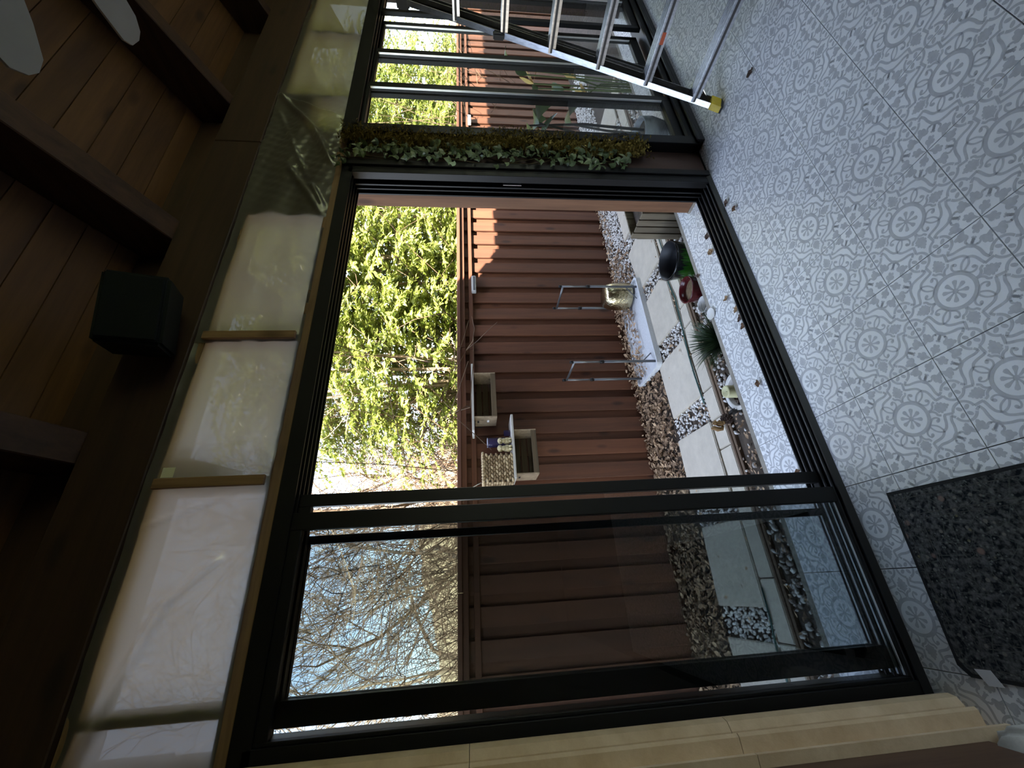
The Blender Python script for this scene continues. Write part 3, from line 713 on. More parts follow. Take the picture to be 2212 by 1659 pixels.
spots = [((2.533, 1.135, 0), .05, 1, 'lone brown dry leaf on the tiles in front of the ladder'), ((2.076, 1.640, 0), .045, 1, 'dark curled dry leaf on the tiles nearest the pier'), ((1.975, 1.600, 0), .045, 0, 'grey brown dry leaf chip beside the dark curled one'),
         ((.944, 1.925, 0), .045, 0, 'orange brown dry leaf on the porch tiles by the candle'), ((.425, 1.885, 0), .04, 0, 'reddish dry leaf at the foot of the sliding panel'), ((1.895, 2.10, 0), .035, 1, 'pinkish brown leaf chip on the porch edge below the green pot'),
         ((2.055, 1.885, 0), .045, 1, 'dark dry leaf lying against the outer track'), ((1.93, 1.905, 0), .05, 2, 'tan dry leaf with a long stalk on the porch by the track'), ((1.36, 1.875, 0), .055, 1, 'dark brown leaf pile leaf caught in the outer track'), ((1.43, 1.878, 0), .05, 2, 'pale tan leaf caught in the outer track'), ((1.30, 1.872, 0), .05, 0, 'rusty leaf at the end of the leaves in the track'), ((1.55, 1.93, 0), .045, 2, 'small curled tan leaf on the porch below the white saucer')]
for (p, s, k, lab) in spots:
    o = bpy.data.objects.new('dry_leaf', LEAFM[k]); COL.objects.link(o); o.location = (p[0], p[1], p[2]+s*.16); o.scale = (s, s, s*.8)
    o.rotation_euler = (random.uniform(-.2, .2), random.uniform(-.2, .2), random.uniform(0, 6)); tag(o, lab, 'leaf', 'dry leaves blown in')
# ================================================================== OUTSIDE
ZG, ZP = -.205, -.17
SOIL = mat('soil', (.10, .075, .055), .95, noise=(14, 6), col2=(.04, .03, .022), bump=.6)
m = MB(); m.box(-6, 14, 2.15, 9, -.5, ZG); struct(m.build('garden_ground', SOIL), 'bare soil of the narrow side garden')
m = MB(); m.box(-80, 90, 9, 90, -.9, ZG-.02); struct(m.build('yard_ground', mat('dry_grass', (.36, .28, .16), .95, noise=(2, 6), col2=(.24, .19, .10))), 'dry grass beyond the fence')
# ---- paving
pv = struct(thing('paving', 'pale stone pavers laid in a row with a border', None, (1.5, 3.0, ZP)))
PAV = mat('paver_stone', (.62, .56, .46), .85, noise=(9, 7), col2=(.50, .45, .37), rnd=.06, bump=.25)
def slab(poly, z1=ZP, name='paver', mt=PAV):
    m = MB(); m.ext(poly, z1-.05, z1); return m.build(name, mt, pv, bevel=.006, segs=2)
for q in ([(-1.35, 2.76), (-.99, 2.75), (-1.0, 3.29), (-1.36, 3.28)], [(-.96, 2.755), (-.41, 2.765), (-.42, 3.30), (-.97, 3.28)], [(-.214, 2.755), (.322, 2.745), (.326, 3.27), (-.222, 3.31)], [(.5, 2.76), (1.032, 2.75), (1.056, 3.285), (.51, 3.31)],
          [(1.256, 2.748), (1.80, 2.765), (1.803, 3.28), (1.256, 3.263)], [(1.985, 2.765), (2.42, 2.755), (2.545, 2.88), (2.525, 3.262), (1.996, 3.257)], [(2.695, 2.765), (2.95, 2.76), (3.30, 3.09), (3.286, 3.32), (2.72, 3.25)], [(3.06, 2.76), (3.40, 2.76), (3.45, 3.05), (3.36, 3.06)],
          [(3.48, 2.77), (4.03, 2.77), (4.01, 3.33), (3.5, 3.32)], [(4.2, 2.77), (4.75, 2.78), (4.74, 3.3), (4.19, 3.31)], [(4.95, 2.77), (5.5, 2.77), (5.5, 3.3), (4.96, 3.3)]):
    slab(q)
xs = [-1.4, -.93, -.40, -.05, .32, .80, 1.02, 1.26, 1.62, 1.86, 2.05, 2.42, 2.60, 2.98, 3.3, 3.72, 4.1, 4.6, 5.0, 5.5]
for a, b in zip(xs[:-1], xs[1:]):
    slab([(a+.003, 2.588), (b-.003, 2.588), (b-.003, 2.732), (a+.003, 2.732)], ZP-.001, 'border_paver')
m = MB(); m.box(-1.4, 5.5, 2.535, 2.560, -.3, -.178); m.build('timber_edging', wood('edging_timber', (.09, .055, .035), (.20, .135, .085), 'x', .85), pv, bevel=.003)
m = MB(); m.box(-1.4, 5.5, 2.563, 2.586, -.3, -.172); m.build('timber_edging', wood('edging_timber', (.09, .055, .035), (.20, .135, .085), 'x', .85), pv, bevel=.003)
m = MB(); m.box(-1.6, 1.02, 2.152, 2.205, -.3, -.075); m.build('concrete_footing', mat('porch_concrete', (.33, .30, .25), .9), pv, bevel=.006)

# ---- gravel and leaf litter
def ico():
    bm = bmesh.new(); bmesh.ops.create_icosphere(bm, subdivisions=1, radius=1); v = np.array([tuple(p.co) for p in bm.verts]); f = np.array([[q.index for q in t.verts] for t in bm.faces]); bm.free(); return v, f
IV, IF = ico()
def rotmats(n, r, tilt=math.pi):
    a = r.uniform(0, 2*np.pi, n); b = r.uniform(-tilt, tilt, n); c = r.uniform(-tilt, tilt, n)
    def rz(t): z = np.zeros_like(t); o = np.ones_like(t); return np.stack([np.stack([np.cos(t), -np.sin(t), z], -1), np.stack([np.sin(t), np.cos(t), z], -1), np.stack([z, z, o], -1)], -2)
    def rx(t): z = np.zeros_like(t); o = np.ones_like(t); return np.stack([np.stack([o, z, z], -1), np.stack([z, np.cos(t), -np.sin(t)], -1), np.stack([z, np.sin(t), np.cos(t)], -1)], -2)
    def ry(t): z = np.zeros_like(t); o = np.ones_like(t); return np.stack([np.stack([np.cos(t), z, np.sin(t)], -1), np.stack([z, o, z], -1), np.stack([-np.sin(t), z, np.cos(t)], -1)], -2)
    return rz(a) @ rx(b) @ ry(c)
def stones(P, smin, smax, seed):
    r = np.random.default_rng(seed); n = len(P)
    s = r.uniform(smin, smax, (n, 1, 1))*np.stack([r.uniform(.8, 1.3, n), r.uniform(.6, 1, n), r.uniform(.45, .8, n)], -1)[:, None, :]
    v = IV[None]*(1+r.uniform(-.22, .22, (n, 12, 1)))*s
    v = np.einsum('nij,nkj->nki', rotmats(n, r), v)+P[:, None, :]
    f = (IF[None]+(np.arange(n)*12)[:, None, None]).reshape(-1, 3)
    return v.reshape(-1, 3), f
def scatter(zones, seed):
    r = np.random.default_rng(seed); out = []
    for x0, x1, y0, y1, dens, z in zones:
        n = int((x1-x0)*(y1-y0)*dens); out.append(np.stack([r.uniform(x0, x1, n), r.uniform(y0, y1, n), np.full(n, z)+r.uniform(-.004, .012, n)], -1))
    return np.concatenate(out)
def stuff(name, v, f, mt, label, cat, loc, smooth=False):
    me = rawmesh(name, v-np.array(loc), f, mt, smooth); o = bpy.data.objects.new(name, me); COL.objects.link(o); o.location = loc
    return tag(o, label, cat, kind='stuff')
zg = ZG+.008
GR1 = leafmat('white_gravel', (.50, .46, .41), (.92, .91, .88), .7, 0.0)
P = scatter([(-.42, -.2, 2.74, 3.30, 1900, zg), (.32, .51, 2.74, 3.30, 1900, zg), (1.05, 1.26, 2.74, 3.28, 2100, zg), (1.80, 1.99, 2.74, 3.28, 2100, zg), (2.5, 2.74, 2.74, 3.30, 2100, zg), (3.28, 3.5, 2.74, 3.3, 1900, zg), (4.02, 4.2, 2.74, 3.3, 1900, zg), (4.74, 4.96, 2.74, 3.3, 1500, zg), (2.9, 4.6, 3.32, 3.86, 2000, zg), (4.4, 7.5, 3.3, 3.86, 1900, zg)], 3)
v, f = stones(P, .009, .017, 4); stuff('gravel', v, f, GR1, 'white gravel filling the gaps between the square pavers', 'gravel', (2.5, 3.0, ZG))
P = scatter([(-1.3, .35, 2.21, 2.53, 900, ZG+.010), (1.02, 5.4, 2.16, 2.53, 1100, ZG+.010), (.3, 1.05, 2.21, 2.53, 240, ZG+.016), (4.0, 5.4, 2.16, 2.53, 500, ZG+.02)], 5)
v, f = stones(P, .009, .022, 6); stuff('pebbles', v, f, leafmat('bed_pebble', (.17, .12, .09), (.82, .80, .76), .6, 0.0), 'mixed white and brown pebbles in the bed beside the porch', 'gravel', (1.5, 2.35, ZG))
LV = np.array([(0, -.55, .10), (-.30, -.1, .10), (0, 0, -.03), (.30, -.1, .10), (-.2, .3, .16), (.2, .3, .16), (0, .55, .22)]); LF = np.array([(0, 2, 1), (0, 3, 2), (1, 2, 4), (2, 3, 5), (4, 2, 6), (2, 5, 6)])
def litter(P, smin, smax, seed, tilt=.7):
    r = np.random.default_rng(seed); n = len(P); s = r.uniform(smin, smax, (n, 1, 1))
    v = LV[None]*(1+r.uniform(-.3, .3, (n, 7, 3)))*s
    v = np.einsum('nij,nkj->nki', rotmats(n, r, tilt), v)+P[:, None, :]
    return v.reshape(-1, 3), (LF[None]+(np.arange(n)*7)[:, None, None]).reshape(-1, 3)
def pile(x0, x1, y0, y1, n, seed, h=.07):
    r = np.random.default_rng(seed); x = r.uniform(x0, x1, n); y = y0+(y1-y0)*r.uniform(0, 1, n)**.85
    z = ZG+.012+r.uniform(0, 1, n)*h*(.25+.75*(y-y0)/(y1-y0)); return np.stack([x, y, z], -1)
LITM = leafmat('leaf_litter', (.12, .07, .042), (.60, .42, .26), .85, .1)
P = np.concatenate([pile(-1.6, 1.85, 3.29, 3.87, 4600, 8), pile(1.85, 3.0, 3.68, 3.87, 600, 9, .1), pile(2.9, 3.6, 3.3, 3.86, 420, 10, .03), pile(3.4, 6, 3.6, 3.87, 420, 11, .04),
                    pile(1.85, 2.85, 3.42, 3.72, 260, 12, .0)+np.array([0, 0, .075])])
P = P[~((P[:, 0] > 1.8) & (P[:, 0] < 2.87) & (P[:, 1] > 3.19) & (P[:, 1] < 3.7) & (P[:, 2] < -.125))]
v, f = litter(P, .022, .055, 13); stuff('leaf_litter', v, f, LITM, 'deep drift of dry brown leaves along the foot of the fence', 'leaves', (1.5, 3.6, ZG))
P = np.concatenate([scatter([(-1.2, 5.2, 2.17, 2.53, 260, ZG+.03), (.4, 1.05, 2.18, 2.53, 420, ZG+.03)], 15), scatter([(-.4, 5.0, 2.74, 3.30, 14, ZP+.006), (1.05, 1.26, 2.75, 3.28, 260, ZG+.02), (1.8, 2.0, 2.75, 3.28, 260, ZG+.02), (2.5, 2.72, 2.75, 3.28, 200, ZG+.02), (-.4, 5.4, 2.728, 2.752, 900, ZP-.012), (.3, .5, 2.75, 3.28, 160, ZG+.02)], 16)])
v, f = litter(P, .014, .036, 17, .35); stuff('scattered_leaves', v, f, LITM, 'stray dry leaves over the pebbles and pavers', 'leaves', (1.5, 2.6, ZG))
P = scatter([(1.15, 2.2, 1.853, 1.885, 900, .006), (1.5, 2.3, 1.86, 2.1, 60, .003)], 19)
v, f = litter(P, .004, .012, 20, .5); stuff('track_debris', v, f, LITM, 'crumbs of dry leaf along the outer edge of the track', 'debris', (1.6, 1.9, 0))

# ---- fence of overlapping boards
fe = thing('fence', 'tall red brown board fence with a capped top rail', 'fence', (3, 3.88, ZG))
FBD = wood('fence_board', (.064, .022, .0095), (.125, .043, .018), 'z', .75, .13, grain=11)
FRL = wood('fence_rail', (.064, .022, .0095), (.125, .043, .018), 'x', .75, .1)
PT = .2385
mb = MB(); mb.box(-.0745, .0745, -.010, .010, 0, 1.945); bm1 = mb.build('board', FBD, fe, bevel=.002); me1 = bm1.data; bpy.data.objects.remove(bm1)
mb = MB(); mb.box(-.092, .092, -.010, .010, 0, 1.945); bm1 = mb.build('board', FBD, fe, bevel=.002); me2 = bm1.data; bpy.data.objects.remove(bm1)
for me in (me1, me2):      # meshes were made relative to the fence: bring them to their own centre
    a = np.empty(len(me.vertices)*3); me.vertices.foreach_get('co', a); a = a.reshape(-1, 3)+np.array([3, 3.88, ZG]); me.vertices.foreach_set('co', a.ravel()); me.update()
for k in range(-20, 38):
    x = 2.414+PT*k
    inst('board', me1, fe, (x-3, random.gauss(0, .0012), random.uniform(-.004, .004)), (0, 0, random.gauss(0, .004)))
    inst('board', me2, fe, (x+PT/2-3, .032+random.gauss(0, .001), random.uniform(-.004, .004)), (0, 0, random.gauss(0, .004)))
for a, b in ((-2.4, -.02), (-.018, 2.38), (2.382, 4.78), (4.782, 7.18), (7.182, 11.4)):
    m = MB(); m.box(a, b, 3.775, 3.945, 1.745, 1.785); m.build('cap_rail', FRL, fe, bevel=.004)
    m = MB(); m.box(a, b, 3.80, 3.84, 1.695, 1.745); m.build('face_rail', FRL, fe, bevel=.003)
    m = MB(); m.box(a, b, 3.842, 3.869, 1.60, 1.65); m.build('trim_rail', FRL, fe, bevel=.003)
    m = MB(); m.box(a, b, 3.924, 3.96, .1, .19); m.build('back_rail', FRL, fe)

# ---- shelf board fixed to the fence, crates hung below
GREYW = wood('weathered_grey_board', (.30, .29, .27), (.52, .50, .47), 'x', .85)
CRW = wood('crate_wood', (.05, .034, .018), (.135, .095, .052), 'x', .8, .12)
CRE = wood('crate_end_wood', (.15, .105, .066), (.31, .24, .155), 'x', .8, .12)
def shelf(x0, x1, y0, z, label):
    t = thing('fence_shelf', label, 'shelf', ((x0+x1)/2, 3.8, z))
    m = MB(); m.box(x0, x1, y0, 3.855, z-.022, z); m.build('shelf_board', GREYW, t, bevel=.002)
    for x in (x0+.12, x1-.12):
        m = MB(); m.tube([(x, 3.852, z-.10), (x, 3.852, z-.026), (x, y0+.08, z-.026)], .005, 6); m.build('bracket', BLACK2, t)
def crate(x0, x1, y0, y1, z0, z1, label):
    t = thing('wooden_crate', label, 'crate', ((x0+x1)/2, (y0+y1)/2, z0)); th = .011
    for x in (x0, x1-th):
        m = MB(); m.box(x, x+th, y0, y1, z0, z1)
        e = m.build('end_board', CRE, t, bevel=.002)
        m = MB(); xo = x-.001 if x == x0 else x+th
        m.box(xo, xo+.001, (y0+y1)/2-.03, (y0+y1)/2+.03, z1-.045, z1-.027); m.build('hand_hole', mat('hole_dark', (.01, .008, .006), .9), e)
    for z in (z0+.002, z0+.07, z0+.138):
        if z+.055 > z1: continue
        m = MB(); m.box(x0+th, x1-th, y1-.009, y1, z, z+.055); m.build('back_slat', CRW, t, bevel=.0015)
    n = 3; wd = (y1-y0)/n
    for k in range(n):
        m = MB(); m.box(x0+th, x1-th, y0+k*wd+.002, y0+(k+1)*wd-.004, z0, z0+.009); m.build('bottom_slat', CRW, t, bevel=.0015)
    m = MB(); m.box(x0+th, x1-th, y0, y0+.009, z0+.0, z0+.05); m.build('front_slat', CRW, t, bevel=.0015)
shelf(1.34, 2.06, 3.60, 1.637, 'upper grey shelf board on the fence, level with the top rail')
shelf(.87, 1.485, 3.585, 1.268, 'lower grey shelf board on the fence holding the wicker basket')
crate(1.47, 1.955, 3.60, 3.85, 1.395, 1.612, 'wooden crate hung under the upper shelf board')
crate(.905, 1.335, 3.60, 3.85, 1.035, 1.244, 'wooden crate hung under the basket shelf, nearer the glass door')
m = MB(); m.box(1.462, 1.47, 3.68, 3.72, 1.47, 1.49); tag(m.build('price_tag', mat('white_tag', (.78, .78, .80), .8)), 'small white paper tag on the end of the upper crate', 'tag')
# basket of thick woven strands
bk = thing('wicker_basket', 'rectangular seagrass basket standing on the lower shelf', 'basket', (.98, 3.71, 1.268))
WK = [mat('seagrass', (.26, .18, .095), .8, noise=(40, 3), col2=(.10, .065, .03)), mat('seagrass_pale', (.50, .40, .25), .8, noise=(40, 3), col2=(.28, .2, .11))]
bx0, bx1, by0, by1, bz0, bz1 = .845, 1.115, 3.605, 3.83, 1.27, 1.545
m = MB(); m.box(bx0+.012, bx1-.012, by0+.012, by1-.012, bz0, bz1-.02); m.build('inner_lining', mat('basket_inside', (.05, .035, .02), .9), bk)
mb = MB(); mb.ball((0, 0, 0), (.024, .013, .0125), 8, 6); tmp = mb.build('strand', WK[0], None, True, loc=(0, 0, 0)); sm = tmp.data; bpy.data.objects.remove(tmp); sm2 = sm.copy(); sm2.materials[0] = WK[1]
rows = 12
for rr in range(rows):
    z = bz0+.009+rr*(bz1-bz0-.02)/(rows-1)
    for x in np.arange(bx0+.018+(rr % 2)*.019, bx1-.008, .038):
        inst('strand', sm if random.random() < .6 else sm2, bk, (x-.98, by0+.004-3.71, z-1.268), (0, (.35 if rr % 2 else -.35), 0))
    for y in np.arange(by0+.024+(rr % 2)*.019, by1-.01, .038):
        inst('strand', sm if random.random() < .6 else sm2, bk, (bx0+.004-.98, y-3.71, z-1.268), (.35 if rr % 2 else -.35, 0, math.pi/2))
for (a, b) in (((bx0, by0), (bx1, by0)), ((bx0, by0), (bx0, by1)), ((bx1, by0), (bx1, by1)), ((bx0, by1), (bx1, by1))):
    n_ = 10; m = MB()
    for k in range(n_):
        t = (k+.5)/n_; m.ball((a[0]+(b[0]-a[0])*t, a[1]+(b[1]-a[1])*t, bz1), (.016, .013, .013), 8, 6, M=Matrix.Rotation(random.uniform(-.5, .5), 3, 'Y'))
    m.build('rolled_rim', WK[1], bk, smooth=True)
# little animal figurines and purple jars
FIG = mat('cream_resin', (.55, .48, .30), .6, noise=(60, 3), col2=(.30, .25, .13))
for x, y, s, lab in ((1.235, 3.64, 1.0, 'cream animal figurine nearer the purple box'), (1.158, 3.63, 1.05, 'cream animal figurine beside the basket')):
    t = thing('animal_figurine', lab, 'figurine', (x, y, 1.268), 'figurines on the lower shelf')
    m = MB(); z = 1.268
    m.ball((x, y, z+.042*s), (.034*s, .032*s, .042*s), 14, 10); m.ball((x, y-.012, z+.075*s), (.024*s, .022*s, .026*s), 12, 8)
    m.ball((x+.012*s, y-.03*s, z+.016*s), (.011*s, .02*s, .016*s), 8, 6); m.ball((x-.012*s, y-.03*s, z+.016*s), (.011*s, .02*s, .016*s), 8, 6)
    m.build('body', FIG, t, smooth=True)
    m = MB(); m.ball((x, y-.014*s, z+.112*s), (.026*s, .026*s, .023*s), 14, 10); m.ball((x, y-.038*s, z+.106*s), (.012*s, .014*s, .01*s), 10, 8); m.build('head', FIG, t, smooth=True)
    for e in (-1, 1):
        m = MB(); m.ball((x+e*.024*s, y-.008*s, z+.108*s), (.007*s, .011*s, .018*s), 8, 6); m.build('ear', FIG, t, smooth=True)
    m = MB(); m.ball((x, y-.051*s, z+.109*s), .004, 6, 5); m.build('nose', BLACK, t, smooth=True)
PUR = mat('purple_glass', (.035, .028, .075), .15)
t = thing('purple_jar', 'tall dark purple glass jar behind the animal figurines', 'jar', (1.26, 3.75, 1.268))
m = MB(); m.lathe((1.26, 3.75, 1.268), [(0, .002), (.045, .002), (.048, .01), (.048, .215), (.042, .22), (.044, .012), (0, .012)], 24); m.build('glass_body', PUR, t, smooth=True)
m = MB(); m.lathe((1.26, 3.75, 1.268), [(.042, .218), (.049, .219), (.049, .228), (.042, .229), (.042, .218)], 24); m.build('pale_rim', mat('jar_rim', (.45, .47, .6), .2), t, smooth=True)
m = MB(); m.lathe((1.345, 3.73, 1.268), [(0, .001), (.03, .001), (.032, .06), (.026, .063), (.026, .01), (0, .01)], 4); tag(m.build('purple_box', PUR), 'small square purple glass votive on the lower shelf', 'votive')
# solar lamp under the cap rail
t = thing('solar_lamp', 'small pale solar lamp screwed under the fence cap', 'lamp', (3.28, 3.83, 1.555))
m = MB(); m.box(3.16, 3.40, 3.79, 3.842, 1.558, 1.612); m.build('housing', mat('grey_plastic', (.48, .50, .52), .4), t, bevel=.006, segs=2)
m = MB(); m.box(3.175, 3.385, 3.788, 3.79, 1.57, 1.592); m.build('lens', mat('lamp_lens', (.10, .11, .12), .15), t)
for x, lab in ((6.6, 'second small solar lamp under the fence cap, seen through the narrow door'),):
    m = MB(); m.box(x-.1, x+.1, 3.79, 3.842, 1.558, 1.612); tag(m.build('solar_lamp', mat('grey_plastic', (.48, .50, .52), .4), bevel=.006), lab, 'lamp')

# ---- folding table lying upside down
tb = thing('folding_table', 'white folding table lying upside down with grey metal legs in the air', 'table', (2.33, 3.45, ZG))
WP = mat('white_plastic', (.72, .74, .76), .6, noise=(55, 4), col2=(.60, .62, .64), bump=.5)
def rrect(x0, x1, y0, y1, r, n=4):
    out = []
    for cx, cy_, a0 in ((x1-r, y1-r, 0), (x0+r, y1-r, 90), (x0+r, y0+r, 180), (x1-r, y0+r, 270)):
        for i in range(n+1): a = math.radians(a0+90*i/n); out.append((cx+r*math.cos(a), cy_+r*math.sin(a)))
    return out
m = MB(); m.ext(rrect(1.79, 2.88, 3.20, 3.70, .05), -.175, -.148); m.build('table_top', WP, tb)
m = MB(); A, B = rrect(1.785, 2.885, 3.195, 3.705, .055), rrect(1.805, 2.865, 3.215, 3.685, .045); n = len(A)
m.add([(x, y, -.178) for x, y in A]+[(x, y, -.122) for x, y in A]+[(x, y, -.122) for x, y in B]+[(x, y, -.15) for x, y in B], [(i, (i+1) % n, n+(i+1) % n, n+i) for i in range(n)]+[(n+i, n+(i+1) % n, 2*n+(i+1) % n, 2*n+i) for i in range(n)]+[(2*n+i, 2*n+(i+1) % n, 3*n+(i+1) % n, 3*n+i) for i in range(n)])
m.build('table_rim', WP, tb)
LEG = mat('grey_metal_leg', (.13, .135, .14), .4, metal=.6)
for x in (1.87, 2.79):
    for y in (3.27, 3.64):
        m = MB(); m.tube([(x, y, -.15), (x, y, .40)], .0125, 10); lg = m.build('leg', LEG, tb, smooth=True)
        m = MB(); m.tube([(x, y, .38), (x, y, .69)], .0095, 10); m.build('inner_tube', mat('light_metal_leg', (.22, .225, .23), .35, metal=.7), lg, smooth=True)
        m = MB(); m.tube([(x, y, .37), (x, y, .405)], .017, 10); m.build('collar', BLACK, lg, smooth=True)
        m = MB(); m.tube([(x, y, .67), (x, y, .70)], .014, 10); m.build('end_cap', BLACK, lg, smooth=True)
    m = MB(); m.tube([(x, 3.27, .655), (x, 3.64, .655)], .0105, 10); m.build('cross_bar', LEG, tb, smooth=True)
    m = MB(); m.tube([(x, 3.27, -.02), (x-.12 if x > 2 else x+.12, 3.32, -.145)], .006, 6); m.build('brace', LEG, tb)
# ---- pots and ornaments in the bed
def pot(name, c, prof, mt, label, cat, soil=None, soilmat=None, n=40, inner=None):
    t = thing(name, label, cat, c); m = MB(); m.lathe(c, prof, n); b_ = m.build('pot_body', mt, t, smooth=True)
    if inner: m = MB(); m.lathe(c, inner[0], n); m.build('pot_lining', inner[1], t, smooth=True)
    if soil: m = MB(); m.lathe(c, [(0, soil[1]+.006), (soil[0]*.6, soil[1]+.004), (soil[0], soil[1])], 24); m.build('pot_soil', soilmat, t, smooth=True)
    return t
def green_glaze():
    m, n, l, p = newmat('green_black_glaze'); tc = n.new('ShaderNodeTexCoord'); mp = n.new('ShaderNodeMapping'); mp.inputs['Scale'].default_value = (14, 14, 1.2)
    l.new(tc.outputs['Object'], mp.inputs[0]); tx = n.new('ShaderNodeTexNoise'); tx.inputs['Scale'].default_value = 3; tx.inputs['Detail'].default_value = 5; l.new(mp.outputs[0], tx.inputs['Vector'])
    sp_ = n.new('ShaderNodeSeparateXYZ'); l.new(tc.outputs['Object'], sp_.inputs[0])
    mr = n.new('ShaderNodeMapRange'); mr.inputs['From Min'].default_value = .05; mr.inputs['From Max'].default_value = .25; mr.inputs['To Min'].default_value = .42; mr.inputs['To Max'].default_value = -.34; l.new(sp_.outputs[2], mr.inputs[0])
    ad = n.new('ShaderNodeMath'); ad.operation = 'ADD'; l.new(tx.outputs['Fac'], ad.inputs[0]); l.new(mr.outputs[0], ad.inputs[1])
    rp = n.new('ShaderNodeValToRGB'); e = rp.color_ramp.elements; e[0].position = .38; e[0].color = (.006, .008, .009, 1); e[1].position = .75; e[1].color = (.05, .27, .015, 1)
    l.new(ad.outputs[0], rp.inputs[0]); l.new(rp.outputs[0], p.inputs['Base Color']); p.inputs['Roughness'].default_value = .16; return m
pot('plant_pot', (2.268, 2.345, ZG+.005), [(0, 0), (.10, 0), (.115, .02), (.142, .12), (.155, .215), (.158, .232), (.154, .238), (.146, .236), (.135, .15), (.10, .03), (0, .025)], green_glaze(), 'glazed black pot with green streaks beside the red pot', 'pot', inner=([(0, .03), (.098, .036), (.134, .15), (.1455, .2365), (.1545, .2395)], mat('pot_inside_black', (.008, .009, .011), .5)))
RED = mat('dark_red_glaze', (.10, .012, .014), .22, noise=(10, 3), col2=(.055, .006, .008))
pot('plant_pot', (1.955, 2.325, ZG+.005), [(0, 0), (.07, 0), (.078, .01), (.09, .10), (.102, .165), (.104, .176), (.1, .181), (.094, .178), (.085, .14), (.07, .03), (0, .03)], RED, 'dark red glazed pot half filled with soil', 'pot', (.088, .13), mat('dry_potting_soil', (.26, .18, .10), .95, noise=(30, 5), col2=(.08, .055, .03), bump=.5))
WC = mat('white_ceramic', (.74, .73, .70), .3, noise=(8, 3), col2=(.66, .64, .60))
pot('white_cup', (1.785, 2.285, ZG+.005), [(0, 0), (.04, 0), (.05, .01), (.058, .08), (.062, .112), (.060, .117), (.056, .114), (.052, .07), (.042, .02), (0, .018)], WC, 'small white ceramic cup beside the red pot', 'cup', (.05, .06), mat('cup_dregs', (.17, .165, .13), .5))
t = thing('white_saucer', 'white saucer resting on the porch edge above the grass tuft', 'saucer', (1.565, 2.105, .0006))
m = MB(); m.lathe((1.565, 2.105, .0006), [(0, .004), (.022, .004), (.036, .012), (.04, .016), (.041, .013), (.036, .006), (.024, 0), (0, 0)], 32); m.build('dish', WC, t, smooth=True)
# squashed gold pot turned over at the table end
t = thing('gold_pot', 'hammered gold metal pot turned upside down by the table legs', 'pot', (2.81, 3.46, -.1215))
m = MB(); m.lathe((2.81, 3.46, -.1215), [(.148, .0), (.153, .012), (.152, .07), (.149, .16), (.142, .22), (.125, .262), (.09, .284), (0, .288)], 40); m.build('pot_body', mat('hammered_gold', (.62, .55, .36), .22, metal=1, noise=(45, 2), col2=(.50, .43, .26), bump=.5), t, smooth=True)
# grass tuft
def tuft(name, c, n, L, label, mt, spread=1.0):
    t = thing(name, label, 'plant', c); vs, fs = [], []
    for k in range(n):
        a = random.uniform(0, 2*math.pi); r0 = random.uniform(0, .03); l = L*random.uniform(.6, 1.1); lean = random.uniform(.25, 1.0)*spread
        d = Vector((math.cos(a), math.sin(a), 0)); q = Vector((-d.y, d.x, 0)); pts = []
        for i in range(6):
            s = i/5; pts.append(Vector(c)+d*(r0+l*lean*s)+Vector((0, 0, l*(s*1.05-.55*lean*s*s)))+d*0)
        b = len(vs)
        for i, p in enumerate(pts):
            w_ = .0045*(1-(i/5)**2)+.0004; vs += [p-q*w_, p+q*w_]
        for i in range(5): fs.append((b+2*i, b+2*i+1, b+2*i+3, b+2*i+2))
    me = rawmesh('blades', np.array([tuple(v) for v in vs])-np.array(c), fs, mt); o = bpy.data.objects.new('blades', me); COL.objects.link(o); o.parent = t; o['kind'] = 'stuff'
GRM = leafmat('dark_grass', (.012, .026, .012), (.05, .085, .03), .45, .1)
tuft('grass_tuft', (1.50, 2.335, ZG), 460, .255, 'dark green grass tuft growing in the bed by the porch', GRM)
# candle, ceramic ring, squirrel
t = thing('pillar_candle', 'stubby cream pillar candle in the pebble bed', 'candle', (1.055, 2.265, ZG+.06))
m = MB(); m.lathe((1.055, 2.265, ZG+.06), [(0, .0), (.038, 0), (.041, .004), (.041, .118), (.037, .124), (.031, .122), (.024, .112), (0, .108)], 32); m.build('wax_body', mat('cream_wax', (.60, .58, .36), .5, noise=(12, 3), col2=(.52, .49, .27)), t, smooth=True)
m = MB(); m.tube([(1.055, 2.265, ZG+.165), (1.056, 2.266, ZG+.177)], .0012, 5); m.build('wick', BLACK, t)
t = thing('broken_pot_ring', 'white broken pot rim with a black edge lying around the candle', 'pot', (1.085, 2.33, ZG))
def ring_arc(a0, a1, r0, r1, z0, z1, n=22):
    m = MB(); vs = []
    for i in range(n+1):
        a = math.radians(a0+(a1-a0)*i/n); c_, s_ = math.cos(a), math.sin(a)
        for r, z in ((r0, z0), (r1, z0), (r1+.004, z1), (r0+.004, z1)): vs.append((1.085+r*c_, 2.32+r*s_, z))
    fs = []
    for i in range(n):
        for j in range(4): a = i*4+j; b = i*4+(j+1) % 4; fs.append((a, b, b+4, a+4))
    fs += [(0, 1, 2, 3), (n*4+3, n*4+2, n*4+1, n*4)]
    m.add(vs, fs); return m
ring_arc(-20, 240, .098, .128, ZG+.02, ZG+.062).build('ring_body', WC, t, bevel=.004)
ring_arc(-20, 240, .128, .133, ZG+.018, ZG+.06).build('black_edge', BLACK2, t)
t = thing('squirrel_ornament', 'small tan squirrel ornament on a dark cone and metal stake', 'ornament', (1.0, 2.40, ZG))
IRON = mat('dark_iron', (.02, .02, .022), .55)
m = MB(); m.tube([(1.04, 2.38, ZG-.02), (1.0, 2.395, ZG+.05), (.945, 2.405, ZG+.10)], .005, 8); m.build('stake', IRON, t)
m = MB(); m.box(.95, .975, 2.37, 2.42, ZG+.06, ZG+.10); m.build('stake_plate', IRON, t, bevel=.004)
